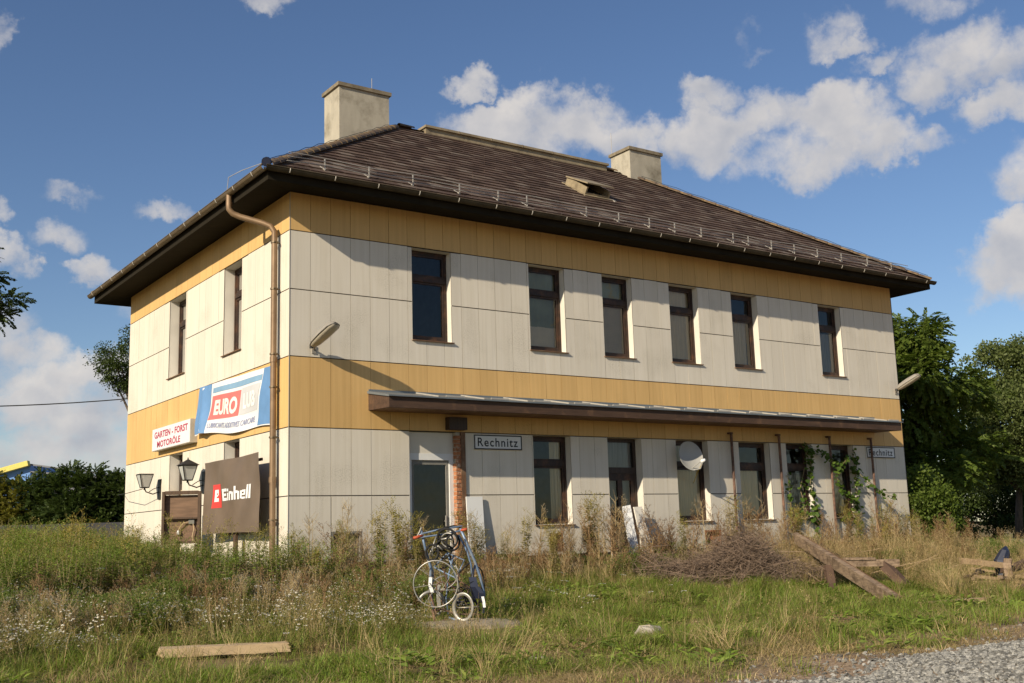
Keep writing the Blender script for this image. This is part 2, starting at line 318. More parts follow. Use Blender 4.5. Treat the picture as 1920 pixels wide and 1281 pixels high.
MAT = {
    'white_panel': panelmat('white_panel', (.68, .62, .52), .05),
    'yellow_panel': panelmat('yellow_panel', (.64, .41, .165), .08, .10, (.34, .22, .08)),
    'joint': simple('joint_backing', (.05, .04, .03), .9),
    'reveal': simple('reveal_board', (.67, .62, .53), .65, var=.06, scale=3),
    'interior': simple('interior_plaster', (.30, .28, .24), .9),
    'dark_wood': simple('dark_frame_wood', (.045, .028, .02), .5, var=.3, scale=5, stretch=(6, 6, .6), bump=.2),
    'brown_wood': simple('brown_weathered_wood', (.16, .085, .045), .65, var=.35, scale=4, stretch=(8, 8, 1), bump=.3, col2=(.30, .2, .12), mask=(.5, .75)),
    'canopy_wood': simple('canopy_board_wood', (.075, .042, .026), .7, var=.3, scale=3, stretch=(.8, 6, 6), bump=.3, col2=(.22, .12, .06), mask=(.55, .78), mscale=2.5),
    'frame_wood': simple('window_frame_wood', (.032, .018, .013), .5, var=.3, scale=4, stretch=(8, 8, .8), col2=(.10, .045, .022), mask=(.48, .7), mscale=5),
    'soffit': simple('soffit_boards', (.022, .018, .012), .95, spec=.08, var=.25, scale=3, stretch=(1, 8, 1)),
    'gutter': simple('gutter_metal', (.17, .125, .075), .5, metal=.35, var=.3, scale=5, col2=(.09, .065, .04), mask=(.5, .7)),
    'gutter_dark': simple('dark_gutter_metal', (.07, .055, .034), .8, spec=.15, var=.3, scale=5),  # dark paint of the front eave gutter
    'pipe': simple('downpipe_metal', (.23, .15, .085), .5, metal=.25, var=.2, scale=5, col2=(.16, .10, .055), mask=(.5, .7)),
    'deck': simple('roof_deck', (.03, .026, .023), .9),
    'hip': simple('hip_tile_clay', (.10, .07, .05), .85, var=.3, scale=9, col2=(.24, .16, .075), mask=(.47, .64), mscale=5, bump=.3),
    'chimney': simple('chimney_render', (.40, .36, .28), .9, var=.12, scale=3, stretch=(2, 2, .6), bump=.2, col2=(.17, .145, .10), mask=(.47, .74), mscale=1.6),
    'chimney_cap': simple('chimney_cap_concrete', (.22, .18, .12), .9, var=.2, scale=8, bump=.3, col2=(.10, .08, .05), mask=(.5, .7)),
    'beige_metal': simple('beige_sheet_metal', (.30, .24, .15), .6, metal=.1, var=.2, scale=4, col2=(.17, .13, .08), mask=(.5, .75)),
    'zinc': simple('zinc_sheet', (.17, .19, .20), .55, metal=.3, var=.15, scale=3, stretch=(.6, 3, 3), col2=(.20, .22, .23), mask=(.5, .75)),
    'galv': simple('galvanised_rod', (.42, .39, .34), .55, metal=.3),
    'white_paint': simple('white_paint', (.74, .73, .70), .45, var=.05, scale=3, col2=(.55, .52, .46), mask=(.6, .85)),
    'white_vinyl': simple('white_vinyl_banner', (.76, .745, .72), .5, var=.04, scale=5),
    'blue_print': simple('blue_print', (.13, .26, .47), .5, var=.08, scale=5),
    'stripe_print': simple('faded_blue_print', (.22, .36, .50), .5, var=.08, scale=6),
    'red_print': simple('faded_red_print', (.72, .17, .15), .5, var=.06, scale=5),
    'pale_print': simple('pale_grey_print', (.57, .56, .55), .5, var=.03),
    'text_blue': simple('blue_lettering', (.30, .32, .47), .5),
    'sign_red': simple('red_sign_lettering', (.42, .045, .085), .5, var=.15, scale=9),
    'sign_face': simple('sign_box_face', (.78, .72, .71), .4, var=.04),
    'sign_side': simple('sign_box_side', (.52, .47, .38), .6),
    'black_print': simple('black_lettering', (.02, .02, .022), .5),
    'plate': simple('sign_plate_enamel', (.72, .72, .70), .4, var=.05, scale=5),
    'bright_red': simple('bright_red_print', (.66, .055, .045), .5),
    'bright_white': simple('bright_white_print', (.80, .79, .76), .5),
    'tarp': simple('grey_brown_tarpaulin', (.15, .108, .075), .5, var=.15, scale=2.5, bump=.25, bscale=4),
    'iron': simple('black_iron', (.02, .019, .018), .5, var=.2),
    'frost': simple('frosted_lantern_glass', (.50, .50, .46), .35, spec=.6),
    'board_wood': simple('notice_board_wood', (.19, .115, .07), .7, var=.3, scale=3, stretch=(1, 1, 9), bump=.25),
    'board_dark': simple('notice_board_frame', (.095, .058, .035), .7, var=.3, scale=4, stretch=(6, 6, 1)),
    'lamp_body': simple('lamp_housing_grey', (.28, .255, .22), .5, var=.1, col2=(.16, .13, .10), mask=(.5, .75)),
    'lamp_lens': simple('lamp_lens_plastic', (.50, .44, .34), .3, spec=.5),
    'dish': simple('dish_grey', (.36, .35, .32), .45, var=.05),
    'brick': simple('jamb_brick', (.36, .145, .065), .85, var=.25, scale=14, bump=.4, rnd=.4, col2=(.62, .52, .40), mask=(.52, .72), mscale=16),
    'mortar': simple('lime_mortar', (.40, .35, .27), .95, bump=.5),
    'basement': simple('basement_board', (.17, .13, .09), .85, var=.25, scale=5),
    'grey_grille': simple('vent_grille', (.20, .19, .165), .7),
    'plank_new': simple('pale_fresh_plank', (.52, .38, .22), .75, var=.16, scale=3, stretch=(1, 1, 9), bump=.15, col2=(.34, .22, .12), mask=(.55, .8), mscale=4),
    'old_timber': simple('weathered_timber', (.27, .19, .125), .85, var=.45, scale=4, stretch=(1.2, 1.2, 9), bump=.5, bscale=20, col2=(.10, .065, .04), mask=(.48, .66), mscale=6),
    'pale_timber': simple('pale_split_timber', (.32, .225, .125), .85, var=.25, scale=5, bump=.4, col2=(.22, .14, .08), mask=(.5, .7), mscale=6),
    'brown_plank': simple('dark_brown_plank', (.10, .06, .04), .75, var=.35, scale=4, bump=.3),
    'twig': simple('dead_twigs', (.235, .165, .115), .9, var=.3, scale=7, island=.7),
    'concrete': simple('old_concrete', (.27, .225, .165), .95, var=.22, scale=5, bump=.6, bscale=25, col2=(.15, .115, .075), mask=(.5, .7), mscale=5),
    'pale_stone': simple('pale_field_stone', (.42, .37, .29), .95, var=.2, scale=9, bump=.5, col2=(.22, .18, .13), mask=(.5, .7), mscale=8),
    'kerb': simple('platform_kerb_concrete', (.30, .27, .22), .95, var=.2, scale=3, bump=.4),
    'bike_blue': simple('steel_blue_paint', (.16, .22, .32), .4, metal=.3, var=.2, col2=(.30, .33, .36), mask=(.5, .7), mscale=9),
    'bike_navy': simple('navy_paint', (.018, .022, .042), .35, var=.2),
    'rim': simple('alloy_rim', (.36, .34, .30), .38, metal=.5, var=.1),
    'tyre': simple('black_tyre_rubber', (.016, .015, .014), .8),
    'rust': simple('rusty_steel', (.12, .07, .05), .8, var=.4, scale=9, bump=.3, col2=(.25, .13, .08), mask=(.5, .7), mscale=9),
    'grip': simple('red_rubber_grip', (.40, .075, .03), .6),
    'cable': simple('black_cable', (.02, .02, .02), .7),
    'bark': simple('bark', (.10, .075, .055), .95, var=.35, scale=8, stretch=(3, 3, .7), bump=.8, bscale=14),
    'hall_blue': simple('blue_hall_cladding', (.13, .26, .55), .6, var=.05),
    'hall_yellow': simple('yellow_fascia', (.66, .55, .13), .6),
    'hall_grey': simple('grey_corrugated', (.15, .155, .17), .6),
    'grey_wall': simple('dark_grey_wall', (.045, .045, .05), .9, var=.15, scale=1.5),
    'pebble': simple('ballast_stone', (.215, .205, .18), .9, var=.25, scale=30, rnd=1.3),
    'glass': glassmat('window_glass'),
    'curtain': simple('beige_curtain', (.82, .66, .42), .9, var=.15, scale=3, stretch=(14, 14, .6)),
    'blind': simple('beige_blind', (.82, .68, .47), .8, var=.06),
    'curtain_grey': simple('grey_net_curtain', (.34, .31, .26), .9, var=.25, scale=3, stretch=(16, 16, .5)),
    'curtain_leaf': simple('leaf_pattern_curtain', (.40, .40, .25), .9, var=.3, scale=1.5, col2=(.62, .40, .08), mask=(.50, .60), mscale=1.4),
    'cream_print': simple('cream_print', (.8, .76, .68), .5),
    'yellow_plastic': simple('yellow_cable', (.62, .44, .05), .5),
    'flower': leafmat('white_petals', [(.72, .70, .62), (.80, .79, .74)], .25, rnd=.5, island=.5),
    'flower_eye': simple('yellow_flower_eye', (.55, .38, .04), .8),
    'g_green': leafmat('grass_green', [(.11, .165, .02), (.175, .255, .034), (.23, .295, .05), (.29, .29, .08)], .35),
    'g_mid': leafmat('grass_olive', [(.15, .15, .038), (.23, .205, .058), (.33, .27, .10)], .3),
    'g_dry': leafmat('grass_straw', [(.30, .215, .10), (.44, .32, .15), (.56, .43, .23)], .25),
    'w_leaf': leafmat('weed_leaf', [(.09, .135, .024), (.15, .205, .038), (.225, .25, .06)], .3),
    'w_yel': leafmat('weed_plume', [(.25, .23, .045), (.35, .29, .07), (.43, .33, .10)], .3),
    'w_brown': leafmat('weed_seed_brown', [(.17, .095, .042), (.28, .17, .08), (.40, .27, .14)], .2),
    'w_pale': leafmat('weed_pale_fluff', [(.36, .30, .20), (.48, .42, .32)], .3),
    'w_stem': simple('weed_stem', (.26, .20, .10), .8, var=.3, island=.5),
    'vine': leafmat('vine_leaf', [(.035, .07, .012), (.075, .13, .02), (.16, .22, .035)], .35),
    't_loc': leafmat('tree_leaf_bright', [(.058, .092, .013), (.095, .138, .021), (.145, .182, .034)], .35, island=.6, rnd=.1),
    't_ash': leafmat('tree_leaf_grey_green', [(.085, .115, .03), (.125, .155, .045), (.17, .19, .07)], .35, island=.6, rnd=.1),
    't_dark': leafmat('tree_leaf_dark', [(.032, .055, .012), (.055, .082, .018), (.075, .10, .024)], .3, island=.6, rnd=.1),
    't_yel': leafmat('tree_leaf_yellow_green', [(.12, .13, .02), (.19, .18, .03), (.24, .20, .04)], .35, island=.6, rnd=.1),
}

def tilemat():
    m, nt, N, L = new_mat('roof_tile_slate')
    out = N('ShaderNodeOutputMaterial'); b = N('ShaderNodeBsdfPrincipled'); L(b.outputs[0], out.inputs[0])
    b.inputs['Roughness'].default_value = .7; b.inputs['Specular IOR Level'].default_value = .2
    geo = N('ShaderNodeNewGeometry'); oi = N('ShaderNodeObjectInfo')
    wn = N('ShaderNodeTexWhiteNoise'); wn.noise_dimensions = '2D'
    cm = N('ShaderNodeCombineXYZ'); L(geo.outputs['Random Per Island'], cm.inputs[0]); L(oi.outputs['Random'], cm.inputs[1]); L(cm.outputs[0], wn.inputs['Vector'])
    c = ramp(N, L, wn.outputs['Value'], [(0, (.062, .040, .028)), (.35, (.088, .055, .040)), (.7, (.115, .076, .056)), (.9, (.142, .102, .077)), (1, (.175, .135, .105))])
    n = N('ShaderNodeTexNoise'); n.inputs['Scale'].default_value = 11; n.inputs['Detail'].default_value = 8; n.inputs['Roughness'].default_value = .7; L(geo.outputs['Position'], n.inputs['Vector'])
    k = ramp(N, L, n.outputs['Fac'], [(.56, 0.), (.70, .8)])
    sp = N('ShaderNodeSeparateXYZ'); L(geo.outputs['Position'], sp.inputs[0])
    mr = N('ShaderNodeMapRange'); mr.inputs['From Min'].default_value = 9.6; mr.inputs['From Max'].default_value = 7.6; mr.inputs['To Min'].default_value = .15; L(sp.outputs['Z'], mr.inputs['Value'])
    mu = N('ShaderNodeMath'); mu.operation = 'MULTIPLY'; L(k, mu.inputs[0]); L(mr.outputs[0], mu.inputs[1])
    n2 = N('ShaderNodeTexNoise'); n2.inputs['Scale'].default_value = 2.2; n2.inputs['Detail'].default_value = 6; L(geo.outputs['Position'], n2.inputs['Vector'])
    moss = ramp(N, L, n2.outputs['Fac'], [(.4, (.20, .16, .075)), (.6, (.44, .41, .34))])
    mx = N('ShaderNodeMix'); mx.data_type = 'RGBA'; L(mu.outputs[0], mx.inputs['Factor']); L(c, mx.inputs['A']); L(moss, mx.inputs['B'])
    L(mx.outputs['Result'], b.inputs['Base Color'])
    bp = N('ShaderNodeBump'); bp.inputs['Strength'].default_value = .3; bp.inputs['Distance'].default_value = .01; L(n.outputs['Fac'], bp.inputs['Height']); L(bp.outputs[0], b.inputs['Normal'])
    return m
MAT['tile'] = tilemat()

# ------------------------------------------------------------------ ground
def sstep(a, b, x):
    t = np.clip((np.asarray(x, float)-a)/(b-a), 0, 1); return t*t*(3-2*t)
def vnoise(x, y, s=1.0, seed=0):
    x = np.asarray(x, float)*s+seed*17.3; y = np.asarray(y, float)*s-seed*9.1
    def h(i, j):
        v = np.sin(i*127.1+j*311.7+seed*3.3)*43758.5453; return v-np.floor(v)
    i, j = np.floor(x), np.floor(y); u, v = x-i, y-j
    u, v = u*u*(3-2*u), v*v*(3-2*v)
    return (h(i, j)*(1-u)+h(i+1, j)*u)*(1-v)+(h(i, j+1)*(1-u)+h(i+1, j+1)*u)*v
def ground_z(x, y):
    x = np.asarray(x, float); y = np.asarray(y, float)
    g = .40*sstep(-7.2, -.8, y)
    g = g+(vnoise(x, y, .9, 1)-.5)*.10*(1-sstep(-1.2, -.4, y)*sstep(-1, 0, x))+(vnoise(x, y, 2.7, 2)-.5)*.04
    g = g+.07*sstep(-11.3, -12.4, y-.135*x)
    return g
def gz(x, y): return float(ground_z(x, y))

def build_ground():
    def axis(lo, hi, flo, fhi, fine, far):
        a = list(np.arange(flo, fhi+1e-6, fine)); st = fine; v = fhi
        while v < hi: st *= 1.35; v += st; a.append(min(v, hi))
        st = fine; v = flo
        while v > lo: st *= 1.35; v -= st; a.insert(0, max(v, lo))
        return np.array(a)
    xs = axis(-900, 900, -14, 22, .22, 1); ys = axis(-700, 1100, -21, 4, .22, 1)
    X, Y = np.meshgrid(xs, ys); Z = ground_z(X, Y)
    nx, ny = len(xs), len(ys)
    V = np.stack([X.ravel(), Y.ravel(), Z.ravel()], 1)
    i = np.arange((ny-1)*(nx-1)); r, c = i//(nx-1), i % (nx-1); a = r*nx+c
    F = np.stack([a, a+1, a+1+nx, a+nx], 1)
    m, nt, N, L = new_mat('meadow_soil')
    out = N('ShaderNodeOutputMaterial'); b = N('ShaderNodeBsdfPrincipled'); L(b.outputs[0], out.inputs[0]); b.inputs['Roughness'].default_value = .95; b.inputs['Specular IOR Level'].default_value = .1
    geo = N('ShaderNodeNewGeometry')
    n = N('ShaderNodeTexNoise'); n.inputs['Scale'].default_value = .8; n.inputs['Detail'].default_value = 9; n.inputs['Roughness'].default_value = .65; L(geo.outputs['Position'], n.inputs['Vector'])
    f = ramp(N, L, n.outputs['Fac'], [(.3, (.09, .10, .03)), (.45, (.16, .13, .055)), (.56, (.25, .175, .095)), (.75, (.33, .245, .15))])
    n1 = N('ShaderNodeTexNoise'); n1.inputs['Scale'].default_value = 28; n1.inputs['Detail'].default_value = 6; L(geo.outputs['Position'], n1.inputs['Vector'])
    soil = ramp(N, L, n1.outputs['Fac'], [(.3, (.20, .135, .085)), (.5, (.32, .225, .145)), (.7, (.42, .33, .23))])
    sp = N('ShaderNodeSeparateXYZ'); L(geo.outputs['Position'], sp.inputs[0])
    ad = N('ShaderNodeMath'); ad.operation = 'MULTIPLY_ADD'; L(n.outputs['Fac'], ad.inputs[0]); ad.inputs[1].default_value = -2.2; a0 = N('ShaderNodeMath'); a0.operation = 'MULTIPLY_ADD'; L(sp.outputs['X'], a0.inputs[0]); a0.inputs[1].default_value = -.135; L(sp.outputs['Y'], a0.inputs[2]); L(a0.outputs[0], ad.inputs[2])
    mr = N('ShaderNodeMapRange'); mr.inputs['From Min'].default_value = -11.4; mr.inputs['From Max'].default_value = -12.1; L(ad.outputs[0], mr.inputs['Value'])
    mx = N('ShaderNodeMix'); mx.data_type = 'RGBA'; L(mr.outputs[0], mx.inputs['Factor']); L(f, mx.inputs['A']); L(soil, mx.inputs['B'])
    L(mx.outputs['Result'], b.inputs['Base Color'])
    bp = N('ShaderNodeBump'); bp.inputs['Strength'].default_value = .7; bp.inputs['Distance'].default_value = .03; L(n1.outputs['Fac'], bp.inputs['Height']); L(bp.outputs[0], b.inputs['Normal'])
    o = link('ground', mesh_np('ground', V, F, m, smooth=True))
    tag(o, 'overgrown ground of meadow soil around the station', kind='structure')
build_ground()

# ------------------------------------------------------------------ the station building
ZB, ZE, ZD, ZC, ZBj, ZA, ZS = .80, 2.0, 3.2, 4.463, 5.685, 6.7715, 7.49
LX, WY = 17.364, 10.10
PW = .4026
station = empty('station_building', (0, 0, 0))
tag(station, 'two-storey station building clad in white and yellow panels under a brown hipped roof', 'building')

UPWIN = [(2.51, 3.395), (5.28, 6.21), (7.24, 8.085), (9.20, 10.10), (11.19, 12.075), (14.30, 15.16)]
LOWIN = [(5.26, 6.21), (9.16, 10.14), (11.13, 12.17), (12.74, 13.64), (14.34, 15.24)]
DOOR1 = (2.405, 3.63, .42, 3.2); DOOR2 = (7.20, 8.15, .42, 3.2)
OPEN_F = [(a, b, 4.945, 6.755) for a, b in UPWIN]+[(a, b, 1.40, 3.195) for a, b in LOWIN]+[DOOR1, DOOR2]
BASE_F = [(.82, 1.42, .86, 1.37), (5.59, 5.93, .86, 1.23), (6.41, 6.79, 1.0, 1.36), (9.9, 10.4, .8, 1.2)]
UPWL = [(5.70, 6.85), (2.33, 3.32)]
OPEN_L = [(a, b, 4.945, 6.755) for a, b in UPWL]+[(5.70, 6.60, .45, 3.195), (2.34, 3.18, 1.40, 3.195)]
def fx(u, w, v): return (u, w, v)       # long facade: u along x, w inward
def lx(u, w, v): return (w, u, v)       # short facade: u along y

def wall_core(name, mapf, length, holes, z0, z1, depth=.02):
    us = sorted({0.0, length, *[h[0] for h in holes], *[h[1] for h in holes]})
    vs = sorted({z0, z1, *[h[2] for h in holes], *[h[3] for h in holes]})
    mb = MB()
    for a, b in zip(us, us[1:]):
        for c, d in zip(vs, vs[1:]):
            mu, mv = (a+b)/2, (c+d)/2
            if any(h[0] < mu < h[1] and h[2] < mv < h[3] for h in holes): continue
            mb.face([mapf(a, depth, c), mapf(b, depth, c), mapf(b, depth, d), mapf(a, depth, d)])
    return mb
mb = wall_core('wall', fx, LX, OPEN_F+BASE_F, .1, ZS)
m2 = wall_core('wall', lx, WY, OPEN_L, .1, ZS)
for src in (m2,):
    off = len(mb.v); mb.v += src.v; mb.f += [tuple(i+off for i in f) for f in src.f]; mb.m += src.m
mb.obj('wall', MAT['joint'], station)
mb = MB()   # the two walls behind, plain panels in bands
for z0, z1, k in ((.1, ZD, 0), (ZD, ZC, 1), (ZC, ZA, 0), (ZA, ZS, 1)):
    mb.face([(LX, .02, z0), (LX, WY, z0), (LX, WY, z1), (LX, .02, z1)], k)
    mb.face([(.02, WY, z0), (LX, WY, z0), (LX, WY, z1), (.02, WY, z1)], k)
mb.obj('rear_wall', [MAT['white_panel'], MAT['yellow_panel']], station)
mb = MB()   # partitions and floors inside
mb.face([(.1, 3.6, .3), (17.2, 3.6, .3), (17.2, 3.6, 7.4), (.1, 3.6, 7.4)])
for x in (4.4, 8.7, 10.6, 13.2): mb.face([(x, .3, .3), (x, 3.6, .3), (x, 3.6, 7.4), (x, .3, 7.4)])
for z in (.42, 4.1, 7.4): mb.face([(.1, .15, z), (17.2, .15, z), (17.2, 9.9, z), (.1, 9.9, z)])
mb.face([(3.8, 3.6, .3), (3.8, 9.9, .3), (3.8, 9.9, 7.4), (3.8, 3.6, 7.4)])
mb.obj('interior_wall', MAT['interior'], station)

PCACHE = {}
def panels(mapf, axis, length, holes, rows):
    n = int(math.ceil(length/PW-.02))
    for z0, z1, key in rows:
        for k in range(n):
            a, b = k*PW, min((k+1)*PW, length)
            if b-a < .06: continue
            g = .0036
            us = sorted({a+g, b-g, *[min(max(e, a+g), b-g) for h in holes if h[3] > z0+.02 and h[2] < z1-.02 for e in (h[0], h[1])]})
            vs = sorted({z0+.009, z1-.009, *[min(max(e, z0+.009), z1-.009) for h in holes if h[0] < b and h[1] > a for e in (h[2], h[3])]})
            cells = []
            for p, q in zip(us, us[1:]):
                for c, d in zip(vs, vs[1:]):
                    mu, mv = (p+q)/2, (c+d)/2
                    if q-p < .012 or d-c < .012: continue
                    if any(h[0]-.001 < mu < h[1]+.001 and h[2]-.001 < mv < h[3]+.001 for h in holes): continue
                    cells.append((p-a, q-a, c-z0, d-z0))
            if not cells: continue
            for cells in islands(cells):
                panel_obj(axis, key, cells, a, z0)
def islands(cells):
    todo, out = list(cells), []
    while todo:
        isl = [todo.pop()]; grew = True
        while grew:
            grew = False
            for c in list(todo):
                if any(c[0] < q[1]+.002 and c[1] > q[0]-.002 and c[2] < q[3]+.002 and c[3] > q[2]-.002 for q in isl): isl.append(c); todo.remove(c); grew = True
        out.append(isl)
    return out
def panel_obj(axis, key, cells, a, z0):
            ky = (axis, key, tuple(round(t, 3) for c in cells for t in c))
            if ky not in PCACHE:
                mb = MB()
                for p, q, c, d in cells:
                    if axis == 'x': mb.box(p, q, 0, .014, c, d, skip=(3,))
                    else: mb.box(0, .014, p, q, c, d, skip=(5,))
                PCACHE[ky] = mb.mesh(key, MAT[key])
            o = link(key, PCACHE[ky], station)
            w = random.uniform(-.0018, .0012)
            o.location = (a, w, z0) if axis == 'x' else (w, a, z0)
            if random.random() < .25:
                t = random.uniform(-.0016, .0016)
                o.rotation_euler = (t, 0, 0) if axis == 'x' else (0, t, 0)
ROWS = [(ZB, ZE, 'white_panel'), (ZE, ZD, 'white_panel'), (ZD, ZC, 'yellow_panel'), (ZC, ZBj, 'white_panel'), (ZBj, ZA, 'white_panel'), (ZA, ZS, 'yellow_panel')]
panels(fx, 'x', LX, OPEN_F+BASE_F+[(4.05, 5.02, .6, .865)], ROWS)
panels(lx, 'y', WY, OPEN_L, ROWS)
# plinth below the panels
mb = MB(); mb.box(.03, LX, .03, .1, .1, ZB); mb.box(.03, .1, .1, WY, .1, ZB); mb.obj('plinth', MAT['concrete'], station)
# a dark metal edge strip on the corner
mb = MB(); mb.box(-.006, .004, -.006, .004, ZB, ZS-.01); mb.obj('corner_strip', MAT['galv'], station)
# strip of bare brick where cladding is gone
mb = MB()
bj = mb.obj if False else None
bs = MB(); bs.box(4.1, 5.0, .016, .03, .62, .86); strip = bs.obj('brick_strip', MAT['mortar'], station)
bm_ = MB(); bm_.box(0, .235, 0, .02, 0, .063); bme = bm_.mesh('brick', MAT['brick'])
for r_ in range(3):
    for k in range(4):
        x = 4.1+k*.25-(r_ % 2)*.12
        if x < 4.08 or x > 4.8: continue
        link('brick', bme, strip, (x, .0, .63+r_*.076))

# windows ------------------------------------------------------------
def window(mapf, u0, u1, v0, v1, depth=.17, style='curtain', tr=.31, mull=False):
    mb = MB()
    # reveals: two cheeks, head and sill slope
    e = .004
    for u in (u0, u1): mb.face([mapf(u, 0, v0), mapf(u, depth+.08, v0), mapf(u, depth+.08, v1), mapf(u, 0, v1)], 0)
    mb.face([mapf(u0, 0, v1), mapf(u1, 0, v1), mapf(u1, depth+.08, v1), mapf(u0, depth+.08, v1)], 0)
    mb.face([mapf(u0, 0, v0), mapf(u1, 0, v0), mapf(u1, depth+.08, v0+.02), mapf(u0, depth+.08, v0+.02)], 0)
    w = mb.obj('window', MAT['reveal'], station)
    def bx(m_, a, b, c, d, y0, y1, k=0):
        p, q = mapf(a, y0, c), mapf(b, y1, d)
        m_.box(min(p[0], q[0]), max(p[0], q[0]), min(p[1], q[1]), max(p[1], q[1]), min(p[2], q[2]), max(p[2], q[2]), k)
    fr = MB(); t = .055; y0, y1 = depth, depth+.07; zt = v1-(v1-v0)*tr
    bx(fr, u0+e, u0+t, v0+.025, v1-e, y0, y1); bx(fr, u1-t, u1-e, v0+.025, v1-e, y0, y1)
    bx(fr, u0+t, u1-t, v0+.025, v0+.025+t, y0+.002, y1); bx(fr, u0+t, u1-t, v1-t-.01, v1-e, y0+.002, y1)
    bx(fr, u0+t, u1-t, zt-.05, zt+.05, y0-.012, y1-.002)
    # sash members
    s = .045
    for c, d in ((v0+.025+t, zt-.05), (zt+.05, v1-t-.01)):
        bx(fr, u0+t, u0+t+s, c, d, y0+.014, y1-.01); bx(fr, u1-t-s, u1-t, c, d, y0+.014, y1-.01)
        bx(fr, u0+t+s, u1-t-s, c, c+s, y0+.016, y1-.01); bx(fr, u0+t+s, u1-t-s, d-s, d, y0+.016, y1-.01)
    link('frame', fr.mesh('frame', MAT['frame_wood']), w)
    for c, d in ((v0+.025+t+s, zt-.05-s), (zt+.05+s, v1-t-.01-s)):
        g = MB(); yy = y0+.04
        g.face([mapf(u0+t+s, yy, c), mapf(u1-t-s, yy, c), mapf(u1-t-s, yy, d), mapf(u0+t+s, yy, d)])
        link('pane', g.mesh('pane', MAT['glass']), w)
    # weathered sill plate
    sl_ = MB(); bx(sl_, u0-.02, u1+.03, v0-.018, v0-.001, -.045, .0); link('sill', sl_.mesh('sill', MAT['brown_wood']), w)
    # curtains or blind behind the glass
    def cloth(a, b, c, d, mat, amp=.025, fr_=22):
        n = 26; m_ = MB()
        P = []
        for i in range(n+1):
            u = a+(b-a)*i/n; y = y1+.03+amp*math.sin(u*fr_*2.1+a)*.6+amp*.4*math.sin(u*fr_*5.3)
            P.append((u, y))
        for (ua, ya), (ub, yb) in zip(P, P[1:]):
            m_.face([mapf(ua, ya, c), mapf(ub, yb, c), mapf(ub, yb, d), mapf(ua, ya, d)])
        link('curtain', m_.mesh('curtain', mat, True), w)
    def slats(c, d, mat):
        m_ = MB(); z = c
        while z < d:
            m_.face([mapf(u0+t, y1+.05, z), mapf(u1-t, y1+.05, z), mapf(u1-t, y1+.028, z+.03), mapf(u0+t, y1+.028, z+.03)]); z += .036
        link('blind', m_.mesh('blind', mat), w)
    if style == 'curtain': cloth(u0, u1, v0, v1, MAT['curtain'], .02, 14)
    elif style == 'blind': slats(v0+.05, zt, MAT['blind']); cloth(u0, u1, zt, v1, MAT['curtain_leaf'], .01, 8)
    elif style == 'leaf': cloth(u0, u1, v0+.55, v1, MAT['curtain_leaf'], .012, 8); cloth(u0, u1, v0, v0+.56, MAT['blind'], .006, 8)
    elif style == 'side': cloth(u0+(u1-u0)*.62, u1, v0, v1, MAT['curtain'], .03, 24)
    elif style == 'net': cloth(u0, u1, v0, v0+(v1-v0)*.62, MAT['curtain_grey'], .02, 20)
    elif style == 'half': cloth(u0, u0+(u1-u0)*.8, v0, zt, MAT['curtain'], .02, 16)
    return w
for (a, b), st in zip(UPWIN, ('none', 'leaf', 'blind', 'curtain', 'half', 'net')): window(fx, a, b, 4.945, 6.755, style=st)
for (a, b), st in zip(LOWIN, ('side', 'curtain', 'half', 'net', 'half')): window(fx, a, b, 1.40, 3.195, style=st)
for (a, b), st in zip(UPWL, ('none', 'curtain')): window(lx, a, b, 4.945, 6.755, .22, style=st)
window(lx, 2.34, 3.18, 1.40, 3.195, .22, style='net')

# first door: white frame, dark glass, grey header board, brick jamb
d1 = MB(); d1.box(2.41, 3.42, .10, .13, 2.79, 3.195, 0); d1.obj('header_board', MAT['reveal'], station)
d1 = MB(); d1.face([(2.405, 0, .42), (2.405, .3, .42), (2.405, .3, 3.2), (2.405, 0, 3.2)]); d1.obj('door_reveal', MAT['reveal'], station)
door = MB()
door.box(2.41, 2.50, .09, .18, .45, 2.665); door.box(3.33, 3.42, .09, .18, .45, 2.665); door.box(2.41, 3.42, .09, .18, 2.665, 2.79)
door = door.obj('glass_door', MAT['white_paint'], station)
m_ = MB(); m_.box(2.50, 2.56, .12, .17, .45, 2.665); m_.box(3.27, 3.33, .12, .17, .45, 2.665); m_.box(2.56, 3.27, .122, .17, 2.58, 2.665); m_.box(2.56, 3.27, .122, .17, .45, .60); m_.obj('door_leaf', MAT['grey_grille'], door)
m_ = MB(); m_.face([(2.56, .145, .6), (3.27, .145, .6), (3.27, .145, 2.58), (2.56, .145, 2.58)]); m_.obj('pane', MAT['glass'], door)
m_ = MB(); m_.beam((3.24, .10, 1.42), (3.24, .10, 1.62), .02, .02); m_.beam((3.24, .10, 1.52), (3.24, .14, 1.52), .02, .02); m_.obj('handle', MAT['galv'], door)
jm = MB(); jm.box(3.425, 3.52, -.004, .25, .45, 3.2); jamb = jm.obj('brick_jamb', MAT['mortar'], station)
bmj = MB(); bmj.box(0, .105, 0, .12, 0, .064); bmm = bmj.mesh('brick', MAT['brick'])
z = .47; k = 0
while z < 3.13:
    o = link('brick', bmm, jamb, (3.418+random.uniform(-.006, .006), -.022+random.uniform(-.008, .006), z)); o.rotation_euler = (0, 0, random.uniform(-.05, .05)); z += .0765; k += 1
m_ = MB(); m_.box(3.528, 3.625, -.035, .05, .5, 3.2); m_.obj('timber_batten', MAT['brown_wood'], station)
m_ = MB(); m_.box(3.20, 3.60, -.16, -.002, 3.235, 3.475); m_.obj('timber_bracket', MAT['dark_wood'], station)

